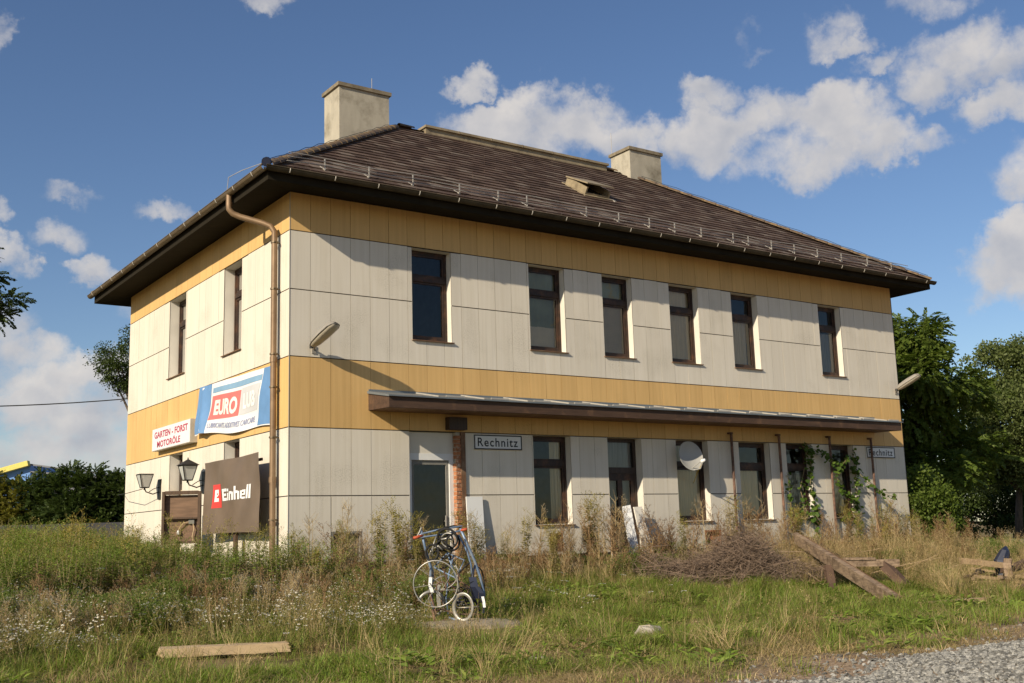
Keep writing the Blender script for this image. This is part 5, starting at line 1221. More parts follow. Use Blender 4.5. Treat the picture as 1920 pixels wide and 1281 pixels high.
def place(tmpls, P, D, S, rng):
    """copies of leaf templates at P, pointing along D, scaled by S, as one vertex and face array"""
    Vs, Fs, off = [], [], 0
    pick = rng.integers(0, len(tmpls), len(P))
    for ti, (tv, tf) in enumerate(tmpls):
        idx = np.nonzero(pick == ti)[0]
        if not len(idx): continue
        d = D[idx]; d = d/np.linalg.norm(d, axis=1, keepdims=True); up = np.tile([0, 0, 1.], (len(idx), 1))+rng.normal(0, .35, (len(idx), 3))
        y = np.cross(up, d); y /= np.linalg.norm(y, axis=1, keepdims=True)+1e-9; z = np.cross(d, y)
        v = tv[None, :, 0:1]*d[:, None]+tv[None, :, 1:2]*y[:, None]+tv[None, :, 2:3]*z[:, None]
        v = v*S[idx][:, None, None]+P[idx][:, None]; n = tv.shape[0]
        Vs.append(v.reshape(-1, 3)); f = tf[None]+(np.arange(len(idx))*n)[:, None, None]+off; Fs.append(f.reshape(-1, 4)); off += len(idx)*n
    return np.concatenate(Vs), np.concatenate(Fs)
SPR = [sprig(seed=i) for i in range(4)]; TUF = [tuft(seed=i) for i in range(5)]
def tree(name, label, trunk, lobes, mat, n=700, style='sprig', size=1., droop=-.15, cat='tree', group=None, seed=0, trunk_r=.14, clump=.30, parts=('trunk', 'crown')):
    rng = np.random.default_rng(seed); base = Vector(trunk)
    t = empty(name, base); tag(t, label, cat, group)
    cen = [Vector(l[:3]) for l in lobes]; top = max(cen, key=lambda c: c.z); mid = sum(cen, Vector())/len(cen)
    m_ = MB(); fork = base.lerp(Vector((mid.x, mid.y, mid.z)), .45); fork += Vector((random.uniform(-.1, .1), random.uniform(-.1, .1), 0))
    z0 = Vector((0, 0, 0))
    m_.tube([z0-Vector((0, 0, .15)), (fork-base)*.5+Vector((.05, .04, 0)), fork-base], [trunk_r*1.25, trunk_r, trunk_r*.8], 8)
    for c in cen:
        e = c-base; s = fork-base; m_.tube([s*.92, s.lerp(e, .45)+Vector((random.uniform(-.2, .2), random.uniform(-.2, .2), .08*e.length*.3)), e], [trunk_r*.55, trunk_r*.32, trunk_r*.10], 6)
        for k in range(6):
            d = Vector((random.gauss(0, 1), random.gauss(0, 1), random.gauss(.2, .7))).normalized()
            L_ = lobes[cen.index(c)][3]*.85; p = s.lerp(e, random.uniform(.7, 1)); m_.tube([p, p+d*L_*.5, e+d*L_], [trunk_r*.12, trunk_r*.08, trunk_r*.03], 4, cap=False)
    m_.obj(parts[0], MAT['bark'], t, smooth=True)
    vol = np.array([l[3]*l[3]*l[4] for l in lobes])**.72; share = vol/vol.sum(); P, D = [], []
    for l, s in zip(lobes, share):
        nc = max(5, int(n*s/14)); dirs = rng.normal(0, 1, (nc, 3)); dirs /= np.linalg.norm(dirs, axis=1, keepdims=True)
        rad = rng.uniform(.35, 1.08, nc)**.55; cc = np.array(l[:3])+dirs*rad[:, None]*np.array([l[3], l[3], l[4]])
        for c, dr in zip(cc, dirs):
            k = rng.integers(9, 20); cl = clump*rng.uniform(.6, 1.3)
            q = rng.normal(0, cl*.5, (k, 3))*np.array([1, 1, .5]); P.append(c+q)
            dd = q*1.2/cl+dr*.7+rng.normal(0, .35, (k, 3))+np.array([0, 0, droop]); D.append(dd)
    P, D = np.concatenate(P), np.concatenate(D); P = P-np.array(base)
    V, F = place(SPR if style == 'sprig' else TUF, P, D, size*rng.uniform(.7, 1.25, len(P)), rng)
    link(parts[1], mesh_np(parts[1], V, F, MAT[mat]), t); return t
AIL = [(23.3, 3.72, 7.09, .79, .88), (23.43, 5.06, 6.22, 1.08, 1.62), (22.8, 3.09, 5.91, .68, .68), (23.71, 3.37, 7.42, .49, .39), (23.4, 4.13, 4.85, 1.05, .88), (24.34, 3.28, 5.76, .74, .42), (25.71, 3.65, 5.34, .81, .54), (23.73, 4.23, 3.29, .79, .7), (23.52, 3.24, 2.88, .85, .61), (23.78, 5.38, 3.56, .9, 1.08), (26.08, 3.8, 3.47, .72, .72), (26.39, 4.61, 4.46, .65, .55)]
tree('feathery_tree', 'tall feathery-leaved tree right behind the far corner of the building', (24.0, 4.6, .35), AIL, 't_loc', 4600, 'sprig', 1.15, -.35, seed=1, clump=.42)
ASH = [(31.32, 5.59, 6.96, .74, .74), (32.16, 5.01, 6.93, .92, .92), (32.88, 4.64, 6.3, 1.23, 1.63), (31.09, 6.04, 5.57, 1.02, .82), (31.02, 4.97, 5.04, 1.2, 1.0), (31.55, 6.07, 3.94, 1.23, .92), (32.59, 5.44, 3.51, 1.23, 1.02), (32.03, 7.13, 3.2, .84, .63), (33.55, 4.65, 4.07, 1.43, 1.84)]
tree('bushy_tree', 'bushy grey-green tree at the right edge beyond the platform kerb', (32.2, 6.0, .35), ASH, 't_ash', 7000, 'tuft', 1.5, .0, seed=2, clump=.42)
DRK = [(35.92, 10.65, 3.0, 1.63, 1.28), (37.12, 9.97, 2.27, 1.87, 1.17), (38.47, 9.04, 2.22, 1.87, 1.4), (34.83, 11.6, 2.12, 1.4, 1.17), (39.65, 8.32, 1.72, 1.87, 1.63), (37.5, 9.8, 1.2, 2.6, .8), (41.5, 7.0, 2.6, 1.9, 1.6), (33.2, 12.6, 1.2, 1.6, .9)]
tree('dark_thicket', 'dark low thicket in the shade under the right-hand trees', (37.0, 9.9, .35), DRK, 't_dark', 3600, 'tuft', 1.7, 0, 'thicket', seed=3, clump=.5)
tree('leafy_bush', 'bright leafy bush growing against the far corner of the building', (18.3, .6, .38), [(17.95, .05, 1.91, .45, .62), (18.35, -.1, 1.62, .45, .48), (17.8, .2, 1.3, .30, .37), (18.27, .0, 1.14, .56, .4), (18.7, .1, 1.3, .4, .5), (18.2, .3, .7, .5, .35)], 't_loc', 1500, 'tuft', 1.15, -.1, 'bush', seed=4, trunk_r=.04, clump=.22, parts=('stem', 'foliage'))
tree('drooping_tree', 'drooping birch-like tree peeking out behind the short facade', (1.6, 12.9, .4), [(.41, 12.45, 6.17, .5, .5), (1.16, 11.84, 6.57, .88, .9), (.28, 12.62, 5.81, .30, .46), (.99, 12.17, 5.57, .58, .53), (.18, 12.57, 6.46, .24, .2), (2.4, 12.6, 6.6, 1.1, .9)], 't_dark', 2400, 'tuft', .75, -.9, seed=5, clump=.2)
tree('feathery_tree', 'feathery tree reaching into the picture at the left edge', (-2.9, 29.6, .4), [(-.65, 27.07, 10.7, .80, .42), (-1.55, 27.52, 11.53, 1.3, 1.1), (-2.53, 28.28, 11.17, 1.8, 1.6), (-.62, 27.2, 9.95, .40, .36), (-.2, 26.74, 10.6, .40, .15), (-3.9, 29.14, 11.62, 1.84, 1.63), (-3.58, 29.35, 9.6, 1.43, 1.23)], 't_dark', 2600, 'sprig', 1.05, -.3, seed=6, clump=.36)
HED = [((1.01, 30.03, 3.01, .86, .77), 't_yel', 'yellowish'), ((1.95, 29.32, 3.3, .77, .73), 't_dark', ''), ((2.83, 28.69, 3.37, .73, .9), 't_dark', ''), ((3.71, 28.08, 3.34, .73, .98), 't_dark', ''), ((4.43, 27.63, 3.1, .64, .86), 't_dark', ''), ((2.99, 27.51, 2.59, 1.05, .5), 't_dark', ''), ((5.32, 28.22, 3.23, .66, .88), 't_dark', ''), ((.12, 30.62, 3.15, .86, .86), 't_yel', 'yellowish')]
HL = ['yellow-green bush below the blue hall at the left edge', 'dark bush just right of the yellow-green bush by the boundary wall', 'pointed dark bush right of the blue hall', 'tallest dark bush of the row behind the boundary wall', 'dark bush beside the tallest bush of the row', 'low dark bush in front of the bush row', 'dark bush half hidden by the short facade corner', 'yellow-green bush cut by the left picture edge']
for k, ((x, y, z, rx, rz), mt, _) in enumerate(HED):
    tree('bush', HL[k], (x, y, .35), [(x, y, z-.1, rx, rz), (x+.15, y-.1, z-.9, rx*1.15, .8), (x-.2, y, z-1.7, rx*1.2, .8), (x+.1, y+.1, z+rz*.75, rx*.35, rz*.4), (x-.45, y, z+rz*.35, rx*.4, rz*.4)], mt, 1500, 'sprig', .9, .3, 'bush', 'bushes behind the boundary wall', seed=20+k, trunk_r=.05, clump=.34, parts=('stem', 'foliage'))

# vines on the last ground floor windows
def vine(label, paths, seed):
    rr = np.random.default_rng(seed); t = empty('climbing_vine', (paths[0][0][0][0], -.08, .4)); tag(t, label, 'vine'); bx_ = Vector(t.location)
    m_ = MB(); P, D, S_ = [], [], []
    for pts, dens, spread in paths:
        W_ = [Vector((x, y, z))-bx_ for x, y, z in pts]; m_.tube(W_, .008, 5)
        for a, b in zip(W_, W_[1:]):
            for k in range(max(1, int((b-a).length*dens))):
                q = a.lerp(b, rr.random()); P.append(np.array(q)+rr.normal(0, spread, 3)*np.array([1, .45, 1])); D.append(np.array([rr.normal(0, .6), -.5+rr.normal(0, .3), -.5+rr.normal(0, .4)])); S_.append(rr.uniform(.55, 1.05))
    m_.obj('stem', MAT['w_stem'], t)
    lf = []
    for s in range(3):
        a = np.array([[0, 0, 0], [.02, .052, .006], [.072, .050, -.004], [.118, 0, -.02], [.072, -.050, -.004], [.02, -.052, .006]]); a += np.random.default_rng(s).normal(0, .006, a.shape); lf.append((a, np.array([[0, 1, 2, 3], [0, 3, 4, 5]])))
    V, F = place(lf, np.array(P), np.array(D), np.array(S_), rr); link('foliage', mesh_np('foliage', V, F, MAT['vine']), t)
vine('climbing vine draping the ground floor window left of the last one', [([(13.5, -.04, .6), (13.6, -.05, 1.5), (13.50, -.02, 2.2), (13.55, -.05, 2.7), (13.4, .05, 3.15)], 48, .065), ([(12.72, -.05, 1.35), (13.0, -.10, 1.45), (13.5, -.12, 1.5), (13.72, -.08, 1.40)], 60, .08),
      ([(12.74, -.03, 1.4), (12.78, .0, 1.9), (12.72, .0, 2.5)], 28, .06), ([(13.3, -.03, 1.5), (13.2, .05, 2.1), (13.4, .04, 2.6)], 26, .09), ([(13.3, -.06, 3.12), (13.75, -.14, 3.02), (14.1, -.22, 2.80), (14.32, -.25, 2.62)], 60, .06)], 1)
vine('climbing vine with trailing shoots on the last ground floor window', [([(15.1, -.05, .5), (15.1, -.06, 1.5), (15.18, -.06, 2.2), (15.16, -.05, 3.1)], 75, .07), ([(14.32, -.25, 2.62), (14.25, -.22, 2.40), (14.40, -.2, 2.1), (14.75, -.2, 1.88), (14.95, -.15, 1.72)], 60, .045), ([(14.32, -.26, 2.6), (14.5, -.3, 2.75), (14.62, -.3, 2.92)], 50, .05),
      ([(15.2, -.10, 2.55), (15.42, -.22, 2.25), (15.7, -.3, 2.02), (16.0, -.34, 1.93), (16.25, -.34, 1.90)], 40, .04), ([(14.5, -.08, 1.42), (14.9, -.1, 1.50), (15.2, -.08, 1.42)], 60, .07)], 2)

# ------------------------------------------------------------------ meadow plants
class Veg(MB):
    def blade(s, x, y, h, az, lean, w, m=0, seg=3, z0=0., tw=0.):
        d = Vector((math.cos(az), math.sin(az), 0)); sd = Vector((-math.sin(az+tw), math.cos(az+tw), 0)); b = len(s.v)
        for i in range(seg+1):
            t = i/seg; p = Vector((x, y, z0))+d*(lean*h*t*t)+Vector((0, 0, h*(t-.35*lean*t*t))); ww = w*(1-t**1.5)*.5+.0004
            s.v.append(tuple(p-sd*ww)); s.v.append(tuple(p+sd*ww))
        for i in range(seg): k = b+2*i; s.f.append((k, k+1, k+3, k+2)); s.m.append(m)
        return p
    def leaf(s, p, d, l, w, m=0):
        p, d = Vector(p), Vector(d).normalized(); sd = d.cross(Vector((random.gauss(0, .3), random.gauss(0, .3), 1)))
        sd = sd.normalized() if sd.length > 1e-6 else Vector((1, 0, 0)); b = len(s.v)
        q = p+d*l+Vector((0, 0, -.22*l)); mid = p+d*l*.45
        s.v += [tuple(p), tuple(mid+sd*w*.5), tuple(q), tuple(mid-sd*w*.5)]; s.f.append((b, b+1, b+2, b+3)); s.m.append(m)
    def stem(s, pts, r, m=0, n=3): s.tube(pts, r, n, m, cap=False)
U = random.uniform
VM = ['g_green', 'g_mid', 'g_dry', 'w_leaf', 'w_yel', 'w_brown', 'w_pale', 'w_stem', 'flower', 'flower_eye']
VI = {k: i for i, k in enumerate(VM)}
def vmesh(v, name): return v.mesh(name, [MAT[k] for k in VM])
def g_lawn(n, h0, h1, mats, r=.16, w=.007, lean=(.2, .9)):
    v = Veg()
    for k in range(n):
        a = U(0, 6.28); q = r*math.sqrt(random.random()); az = a+U(-.9, .9)
        v.blade(q*math.cos(a), q*math.sin(a), U(h0, h1), az, U(*lean), w*U(.6, 1.2), VI[random.choice(mats)], 3, 0, U(-.6, .6))
    return v
def g_straw(n=26, h0=.35, h1=.7):
    v = Veg(); tilt = U(0, 6.28)
    for k in range(n):
        a = U(0, 6.28); q = .12*random.random(); h = U(h0, h1)
        p = v.blade(q*math.cos(a), q*math.sin(a), h, tilt+U(-1.2, 1.2), U(.2, 1.1), .0045, VI[random.choice(['g_dry', 'g_dry', 'g_mid'])], 4, 0, U(-.5, .5))
        if random.random() < .4:
            for j in range(5): v.leaf(p-Vector((0, 0, .02*j)), (U(-1, 1), U(-1, 1), .8), .035, .008, VI['g_dry'])
    return v
def g_broad(n=14):
    v = Veg()
    for k in range(n):
        a = U(0, 6.28); q = U(0, .12); v.leaf((q*math.cos(a), q*math.sin(a), U(.01, .10)), (math.cos(a), math.sin(a), U(.1, .9)), U(.06, .13), U(.025, .05), VI[random.choice(['w_leaf', 'g_green', 'g_green'])])
    return v
def w_plume(h, leafm='w_leaf', top='w_yel', dens=1., stems=3):
    v = Veg()
    for s_ in range(stems):
        a = U(0, 6.28); r_ = U(0, .10); hh = h*U(.75, 1.05); lx, ly = U(-.14, .14), U(-.14, .14); x0, y0 = r_*math.cos(a), r_*math.sin(a)
        C = lambda t: Vector((x0+lx*t*t, y0+ly*t*t, hh*t))
        v.stem([C(0), C(.35), C(.7), C(1)], [.005, .004, .003, .0015], VI['w_stem'])
        for i in range(int(30*dens)):
            t = U(.08, .86); b = U(0, 6.28); v.leaf(C(t), (math.cos(b), math.sin(b), U(.1, .8)), U(.07, .12)*(1.1-.5*t), U(.018, .030), VI[leafm] if t > .25 or random.random() < .5 else VI['w_brown'])
        for i in range(int(13*dens)):
            t = U(.72, 1.); b = U(0, 6.28); L_ = .15*(1.12-t)/.3+.02; d = Vector((math.cos(b), math.sin(b), .9)); p = C(t); q = p+d.normalized()*L_
            for j in range(5):
                e = p.lerp(q, (j+1)/5); v.leaf(e, (U(-1, 1), U(-1, 1), U(.2, 1)), .026, .014, VI[top])
    return v
def w_dry(h, top='w_brown', nb=12, spread=.22, fine=False, stems=2, leaves=0):
    v = Veg()
    for s_ in range(stems):
        lx, ly = U(-.12, .12), U(-.12, .12); hh = h*U(.7, 1.05); x0, y0 = U(-.07, .07), U(-.07, .07)
        C = lambda t: Vector((x0+lx*t*t, y0+ly*t*t, hh*t))
        v.stem([C(0), C(.4), C(.75), C(1)], [.006, .005, .0035, .002], VI['w_brown'] if not fine else VI['g_dry'])
        for i in range(nb):
            t = U(.35, 1.); b = U(0, 6.28); L_ = spread*U(.5, 1.2)*(1.25-t*.7); p = C(t); q = p+Vector((math.cos(b)*.75, math.sin(b)*.75, .85)).normalized()*L_
            v.stem([p, p.lerp(q, .5)+Vector((0, 0, -.01)), q], [.0028, .0022, .0012], VI['w_brown'] if not fine else VI['g_dry'])
            for j in range(9 if not fine else 6):
                e = p.lerp(q, U(.35, 1.05))+Vector((U(-.012, .012), U(-.012, .012), U(-.01, .01))); v.leaf(e, (U(-1, 1), U(-1, 1), U(-.3, 1)), .020 if not fine else .022, .014 if not fine else .008, VI[top])
        for i in range(leaves): t = U(.05, .6); b = U(0, 6.28); v.leaf(C(t), (math.cos(b), math.sin(b), U(-.2, .6)), U(.06, .12), U(.015, .03), VI[random.choice(['w_leaf', 'w_brown', 'g_mid'])])
    return v
def w_daisy(h, n=5, heads=5):
    v = Veg()
    for s_ in range(n):
        lx, ly = U(-.16, .16), U(-.16, .16); hh = h*U(.7, 1.1); x0, y0 = U(-.08, .08), U(-.08, .08)
        C = lambda t: Vector((x0+lx*t*t, y0+ly*t*t, hh*t))
        v.stem([C(0), C(.5), C(.8)], .0028, VI['g_mid'])
        for i in range(9): t = U(.05, .75); b = U(0, 6.28); v.leaf(C(t), (math.cos(b), math.sin(b), U(0, .8)), U(.03, .07), .012, VI[random.choice(['w_leaf', 'g_mid'])])
        for i in range(heads):
            b = U(0, 6.28); q = C(.8)+Vector((math.cos(b)*U(.02, .10), math.sin(b)*U(.02, .10), U(.03, .14))); v.stem([C(.8), q], .0018, VI['g_mid'])
            nrm = Vector((U(-.6, .3), U(-.8, .1), 1)).normalized(); u = nrm.orthogonal().normalized(); w = nrm.cross(u); r_ = U(.010, .016)
            r_ *= U(.7, 1.1); v.face([q+(u*math.cos(k*.785)+w*math.sin(k*.785))*r_*(1 if k % 2 else .8) for k in range(8)], VI['flower']); q2 = q+nrm*.003
            v.face([q2+(u*math.cos(k*1.26)+w*math.sin(k*1.26))*r_*.38 for k in range(5)], VI['flower_eye'])
    return v
def w_umbel(h):
    v = Veg(); lx, ly = U(-.1, .1), U(-.1, .1)
    C = lambda t: Vector((lx*t*t, ly*t*t, h*t))
    v.stem([C(0), C(.5), C(1)], .003, VI['g_mid'])
    for i in range(10): t = U(.05, .7); b = U(0, 6.28); v.leaf(C(t), (math.cos(b), math.sin(b), .5), U(.05, .1), .02, VI['g_mid'])
    for k in range(26):
        a = U(0, 6.28); r_ = .05*math.sqrt(random.random()); q = C(1)+Vector((r_*math.cos(a), r_*math.sin(a), .02-r_*.15)); v.leaf(q, (math.cos(a), math.sin(a), .2), .016, .014, VI['flower'])
    return v

def collection_of(name, meshes):
    c = bpy.data.collections.new(name)
    for i, me in enumerate(meshes):
        o = bpy.data.objects.new('%s_tuft' % name, me); c.objects.link(o); o['kind'] = 'stuff'
    return c
def scatter(name, label, coll, n_kinds, P, rot, scl, pid):
    me = bpy.data.meshes.new(name); k = len(P); me.vertices.add(k); me.vertices.foreach_set('co', np.asarray(P, np.float32).ravel())
    me.attributes.new('rot', 'FLOAT_VECTOR', 'POINT').data.foreach_set('vector', np.asarray(rot, np.float32).ravel())
    me.attributes.new('scl', 'FLOAT', 'POINT').data.foreach_set('value', np.asarray(scl, np.float32))
    me.attributes.new('pid', 'INT', 'POINT').data.foreach_set('value', np.asarray(pid, np.int32))
    o = link(name, me); tag(o, label, kind='stuff')
    ng = bpy.data.node_groups.new(name, 'GeometryNodeTree'); N = ng.nodes.new; L = ng.links.new
    ng.interface.new_socket('Geometry', in_out='INPUT', socket_type='NodeSocketGeometry'); ng.interface.new_socket('Geometry', in_out='OUTPUT', socket_type='NodeSocketGeometry')
    gi, go = N('NodeGroupInput'), N('NodeGroupOutput'); ci = N('GeometryNodeCollectionInfo'); ci.inputs['Collection'].default_value = coll
    ci.inputs['Separate Children'].default_value = True; ci.inputs['Reset Children'].default_value = True
    ip = N('GeometryNodeInstanceOnPoints'); ip.inputs['Pick Instance'].default_value = True
    def attr(nm, ty):
        a = N('GeometryNodeInputNamedAttribute'); a.data_type = ty; a.inputs['Name'].default_value = nm; return a.outputs['Attribute']
    L(gi.outputs[0], ip.inputs['Points']); L(ci.outputs[0], ip.inputs['Instance']); L(attr('pid', 'INT'), ip.inputs['Instance Index']); L(attr('rot', 'FLOAT_VECTOR'), ip.inputs['Rotation']); L(attr('scl', 'FLOAT'), ip.inputs['Scale']); L(ip.outputs[0], go.inputs[0])
    md = o.modifiers.new('scatter', 'NODES'); md.node_group = ng
    return o

def sample(n, x0, x1, y0, y1, dens, rng):
    """n tries in the box, kept with probability dens(x, y), none inside the building"""
    x = rng.uniform(x0, x1, n); y = rng.uniform(y0, y1, n); d = dens(x, y)
    d = d*np.where((x > -.05) & (y > -.12) & (x < LX+.3), 0, 1)
    # only where the camera can look: a wedge with margin
    dx, dy = x-CAM.x, y-CAM.y; a = np.degrees(np.arctan2(dy, dx)); r_ = np.hypot(dx, dy); d = d*((a > 24) & (a < 87) & (r_ > 6.5))
    keep = rng.random(n) < d; return x[keep], y[keep]
def gravel_edge(x): return -11.98+.15*x+.08*np.sin(x*1.7)+.22*(vnoise(x, x*0, .9, 5)-.5)
def build_meadow():
    rng = np.random.default_rng(21)
    def put(name, label, meshes, xy, s0, s1, tilt=.12, sink=.01, smul=None):
        x, y = xy; k = len(x); coll = collection_of(name, meshes)
        P = np.stack([x, y, ground_z(x, y)-sink], 1); rot = np.stack([rng.normal(0, tilt, k), rng.normal(0, tilt, k), rng.uniform(0, 6.28, k)], 1)
        sc = rng.uniform(s0, s1, k)
        if smul is not None: sc = sc*smul(x, y)
        scatter(name, label, coll, len(meshes), P, rot, sc, rng.integers(0, len(meshes), k))
    nz = lambda x, y, s, sd: vnoise(x, y, s, sd)*.65+vnoise(x, y, s*2.7, sd+7)*.35
    def ell(x, y, cx, cy, a, b, soft=1.6):      # 1 inside an ellipse turned like the things lying here
        return np.exp(-(((x-cx)*.82-(y-cy)*.57)**2/a**2+((x-cx)*.57+(y-cy)*.82)**2/b**2)**soft)
    foot = lambda x, y: (1-ell(x, y, SX-.05, SY-.50, 1.05, .85))*(1-.97*ell(x, y, -3.72, -6.85, 1.0, .80))
    pile = lambda x, y: (1-ell(x, y, 7.25, -3.4, 1.75, 1.0))*(1-.9*ell(x, y, 6.3, -4.7, 1.9, .9))*(1-.97*ell(x, y, 7.9, -5.5, 1.9, 1.25))*(1-.95*ell(x, y, 10.6, -7.1, 1.6, 1.0))
    front = lambda x: np.interp(x, [-6, -1.5, .5, 2.5, 6, 9, 16], [-4.9, -4.6, -3.9, -2.7, -2.2, -3.6, -4.2])   # where the tall growth begins
    back = lambda x, y, w=.9: sstep(-w*.5, w*.6, y-front(x)+.9*(nz(x, y, .7, 12)-.5))
    edge = lambda x, y: sstep(.55, 1.5, y-gravel_edge(x)+.5*(nz(x, y, 1.3, 77)-.5))
    green = lambda x, y: sstep(.47, .57, nz(x, y, 1.05, 3)+.02*(x > 1)-.02*(x < -2))
    # short green turf in patches
    put('grass', 'short green grass patches before the building', [vmesh(g_lawn(46, .04, .13, ['g_green', 'g_green', 'g_green', 'g_mid']), 'grass_tuft') for _ in range(5)],
        sample(34000, -9, 16, -11.6, -2, lambda x, y: edge(x, y)*foot(x, y)*(.04+.92*green(x, y))*(.12+.88*sstep(.38, .5, nz(x, y, 2.1, 91)))*(1-.75*back(x, y)), rng), .6, 1.35)
    put('lush_grass', 'longer bright green grass in clumps before the building', [vmesh(g_lawn(40, .12, .30, ['g_green', 'g_green', 'g_mid'], .15, .008, (.3, 1.0)), 'grass_tuft') for _ in range(4)],
        sample(12000, -9, 16, -10.8, -2, lambda x, y: edge(x, y)*foot(x, y)*.85*sstep(.49, .60, nz(x, y, 1.3, 33)+.03*(x > 1))*(.35+.65*sstep(-9.0, -6.0, y))*(1-.6*back(x, y)), rng), .6, 1.2)
    put('broad_weeds', 'low broad-leaved weeds between the grass', [vmesh(g_broad(), 'weed_tuft') for _ in range(4)], sample(9000, -9, 16, -11, -2, lambda x, y: edge(x, y)*foot(x, y)*.5*sstep(.48, .68, nz(x, y, .8, 9)), rng), .6, 1.4)
    # matted dry thatch
    put('dry_grass', 'matted straw-coloured dry grass', [vmesh(g_lawn(34, .05, .17, ['g_dry', 'g_dry', 'g_dry', 'g_mid'], .2, .005, (1.2, 3.0)), 'straw_tuft') for _ in range(5)],
        sample(17000, -9, 18, -11.6, -.5, lambda x, y: sstep(.0, .9, y-gravel_edge(x))*(.4+.6*foot(x, y))*(.22+.70*sstep(.42, .60, nz(x, y, .9, 4))*(1-.5*green(x, y))), rng), .6, 1.4)
    # knee-high mixed grass
    put('tall_grass', 'knee-high mixed green and dry grass of the meadow', [vmesh(g_lawn(30, .16, .42, ['g_mid', 'g_green', 'g_mid', 'g_dry'], .16, .006, (.15, .9)), 'tall_tuft') for _ in range(5)],
        sample(14000, -10, 20, -8.6, 6, lambda x, y: foot(x, y)*pile(x, y)*(.55*back(x, y)+.16*sstep(-8.5, -6, y)*sstep(.45, .62, nz(x, y, .9, 71)))*(.35+.65*nz(x, y, .6, 6)), rng), .6, 1.25)
    put('straw', 'long pale straw stalks in the meadow', [vmesh(g_straw(), 'straw_tuft') for _ in range(6)],
        sample(7500, -10, 20, -10.0, 5, lambda x, y: foot(x, y)*pile(x, y)*edge(x, y)*(.05+.60*sstep(.50, .68, nz(x, y, .6, 15)))*(.30+.70*sstep(-8.5, -5.0, y)), rng), .5, 1.05, .25)
    put('straw_clumps', 'big pale clumps of dead grass near the trestle and debris heap', [vmesh(g_straw(60, .4, .9), 'straw_tuft') for _ in range(4)],
        sample(3200, 6, 20, -7.6, -2.4, lambda x, y: pile(x, y)*.9*sstep(.42, .62, nz(x, y, .6, 91))*sstep(7.0, 9.0, x), rng), .6, 1.1, .3)
    # weeds of the left bank and the middle
    bank = lambda x, y: sstep(-2.9, -1.2, y+.7*(nz(x, y, .5, 55)-.5))*sstep(1.0, -.5, x)*np.where(y > -.3, sstep(-.12, -.6, x), 1)
    put('goldenrod', 'dense green and yellow-brown weeds of the bank before the short facade', [vmesh(w_plume(U(.75, 1.0), random.choice(['w_leaf', 'g_green', 'g_mid', 'w_leaf']), random.choice(['w_yel', 'w_leaf', 'w_leaf', 'g_mid', 'g_green', 'w_brown'])), 'goldenrod_tuft') for _ in range(8)],
        sample(15000, -12, 1, -3.2, 16, lambda x, y: .62*bank(x, y)*(.45+.55*sstep(.3, .6, nz(x, y, .6, 30)))*np.where(y > 8, .5, 1), rng), .70, 1.15, .10, smul=lambda x, y: 1+.38*sstep(1, 7, y)*sstep(-.8, -2.4, x)-.34*sstep(-2.0, -.5, x)*sstep(6.5, 4.5, y)*sstep(-1.5, 0, y))
    put('brown_weeds', 'brown seeding weeds of the meadow', [vmesh(w_dry(U(.45, .75), 'w_brown', 9, .16, False, 3, 10), 'seed_tuft') for _ in range(6)],
        sample(6000, -8, 17, -5.6, -.35, lambda x, y: foot(x, y)*pile(x, y)*back(x, y)*(.05+.55*sstep(.48, .68, nz(x, y, .7, 40)))*(1-.6*bank(x, y)), rng), .5, 1.0, .12)
    put('leafy_weeds', 'green leafy weeds of the meadow', [vmesh(w_plume(U(.4, .7), random.choice(['w_leaf', 'g_green']), 'w_leaf', 1.2, 4), 'leafy_tuft') for _ in range(5)],
        sample(6000, -8, 18, -5.6, -.35, lambda x, y: foot(x, y)*pile(x, y)*back(x, y)*(.06+.55*sstep(.46, .64, nz(x, y, .8, 140))), rng), .5, 1.0, .12)
    put('wispy_weeds', 'pale wispy dry stalks of the meadow', [vmesh(w_dry(U(.5, .8), 'w_pale', 14, .18, True, 4, 4), 'wisp_tuft') for _ in range(5)],
        sample(3200, -8, 17, -5.4, -.35, lambda x, y: foot(x, y)*pile(x, y)*back(x, y)*(.1+.6*sstep(.5, .7, nz(x, y, .6, 50))), rng), .5, 1.0, .12)
    put('white_flowers', 'small white meadow daisies scattered over the weeds', [vmesh(w_daisy(U(.34, .52)), 'daisy_tuft') for _ in range(6)],
        sample(6500, -9, 3, -6.8, -1.2, lambda x, y: foot(x, y)*(.06+.34*sstep(.52, .70, nz(x, y, 1.0, 60)))*sstep(2.5, -.8, x)*sstep(-6.8, -5.2, y), rng), .65, 1.05, .12)
    put('umbel_flowers', 'white umbel flowers standing in the meadow', [vmesh(w_umbel(U(.4, .6)), 'umbel_tuft') for _ in range(3)], sample(260, -8, 4, -7.0, -1, lambda x, y: foot(x, y)*.5, rng), .6, 1.0)
    # ballast stones
    st = []
    for k in range(5):
        rr = random.Random(k); v = MB(); n = 6
        for i, (z, r_) in enumerate(((-.02, .55), (.25, 1.0), (.65, .75), (.85, .25))):
            for j in range(n): a = 6.283*j/n+rr.uniform(-.3, .3); q = r_*rr.uniform(.75, 1.2); v.v.append((.026*q*math.cos(a), .021*q*math.sin(a), .024*z*rr.uniform(.85, 1.15)))
        for i in range(3):
            for j in range(n): v.f.append((i*n+j, i*n+(j+1) % n, i*n+n+(j+1) % n, i*n+n+j)); v.m.append(0)
        v.f.append(tuple(3*n+j for j in range(n))); v.m.append(0); st.append(v.mesh('ballast_stone', MAT['pebble']))
    x = rng.uniform(-4, 9, 80000); y = rng.uniform(-14.5, -10.0, 80000); e = y-gravel_edge(x)+.5*(nz(x, y, 1.6, 88)-.5); keep = rng.random(80000) < np.where(e < 0, .95, .9*np.exp(-e*4.2)); put('ballast_gravel', 'grey crushed stone gravel of the track bed', st, (x[keep], y[keep]), .45, 1.25, .6, .004)
build_meadow()

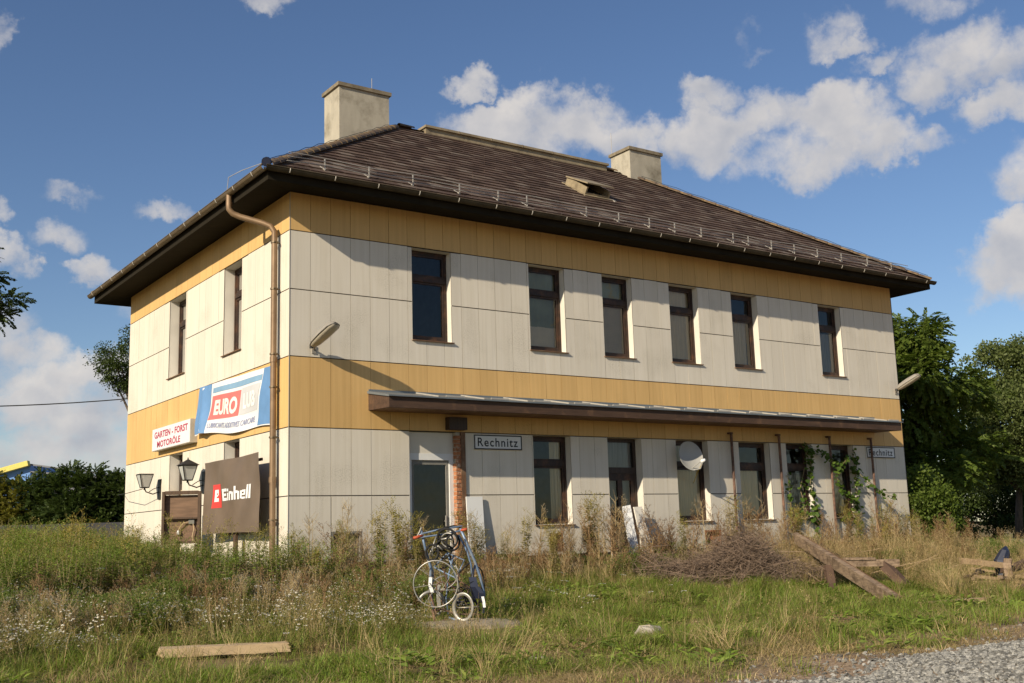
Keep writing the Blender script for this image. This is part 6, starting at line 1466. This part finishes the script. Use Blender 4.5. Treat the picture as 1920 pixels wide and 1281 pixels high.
# individual tall weeds that stand out against the walls
WK = {
    'seeding': ('seeding_weed', lambda: w_dry(1.0, 'w_brown', 18, .22, False, 3, 10), 'tall brown weed with dry seed heads growing along the long facade', 'brown weeds along the long facade'),
    'wispy': ('wispy_weed', lambda: w_dry(1.15, 'w_pale', 22, .26, True, 3, 4), 'thin pale dry weed with open panicles growing along the long facade', 'pale dry weeds along the long facade'),
    'leafy': ('leafy_weed', lambda: w_plume(1.15, 'g_mid', 'w_yel', 1.6, 6), 'tall leafy green weed standing among dry stalks near the building', 'leafy green weeds near the building'),
    'bank': ('goldenrod_weed', lambda: w_plume(1.15, 'w_leaf', 'w_yel', 1.3, 4), 'tall plumed weed of the bank before the short facade', 'plumed weeds before the short facade'),
}
WM = {k: [vmesh(v[1](), v[0]) for _ in range(3)] for k, v in WK.items()}
def weed(kind, x, y, h=1., label=None):
    nm, _, lb, grp = WK[kind]; o = link(nm, random.choice(WM[kind]), None, (x, y, gz(x, y)-.02)); o.scale = (h, h, h); o.rotation_euler = (U(-.08, .08), U(-.08, .08), U(0, 6.28))
    tag(o, label or lb, 'weed', None if label else grp)
weed('leafy', 1.62, -1.05, 1.30, 'tallest leafy green weed, standing left of the glass door')
for x, y, h in ((1.45, -1.3, 1.05), (1.8, -1.25, 1.1), (1.3, -.8, .95), (2.0, -1.5, .9)): weed('leafy', x, y, h)
weed('wispy', .78, -.55, 1.25, 'tall bare branching weed before the panels near the basement window')
for x in np.arange(-.2, 16.8, .27):
    kd = random.choice(['seeding', 'seeding', 'wispy', 'seeding', 'leafy'] if x < 5 or x > 13 else ['seeding', 'seeding', 'wispy'])
    h = U(.65, 1.25)*(1.05 if x < 4 else 1.15)
    weed(kd, x+U(-.15, .15), U(-1.5, -.3), h)
for k in range(26):
    x, y = U(5.0, 11), U(-2.4, -.9); weed(random.choice(['seeding', 'seeding', 'wispy', 'leafy']), x, y, U(.95, 1.35))
for k in range(44):
    y = U(-3.2, 9); x = U(-3.4, -.7) if y > -.3 else U(-5.5, -.4); weed('bank', x, y, U(.8, 1.1)*(1.25 if x < -1.8 and y > 0 else 1) if not (-1.6 < x and -.3 < y < 5) else U(.5, .75))
for k in range(34):
    x, y = U(12, 17.2), U(-3.2, -.6); weed(random.choice(['seeding', 'seeding', 'wispy', 'leafy']), x, y, U(.75, 1.2))
for k in range(22):
    x, y = U(-.8, 5.2), U(-2.6, -.8); weed(random.choice(['seeding', 'leafy', 'wispy']), x, y, U(.7, 1.1))
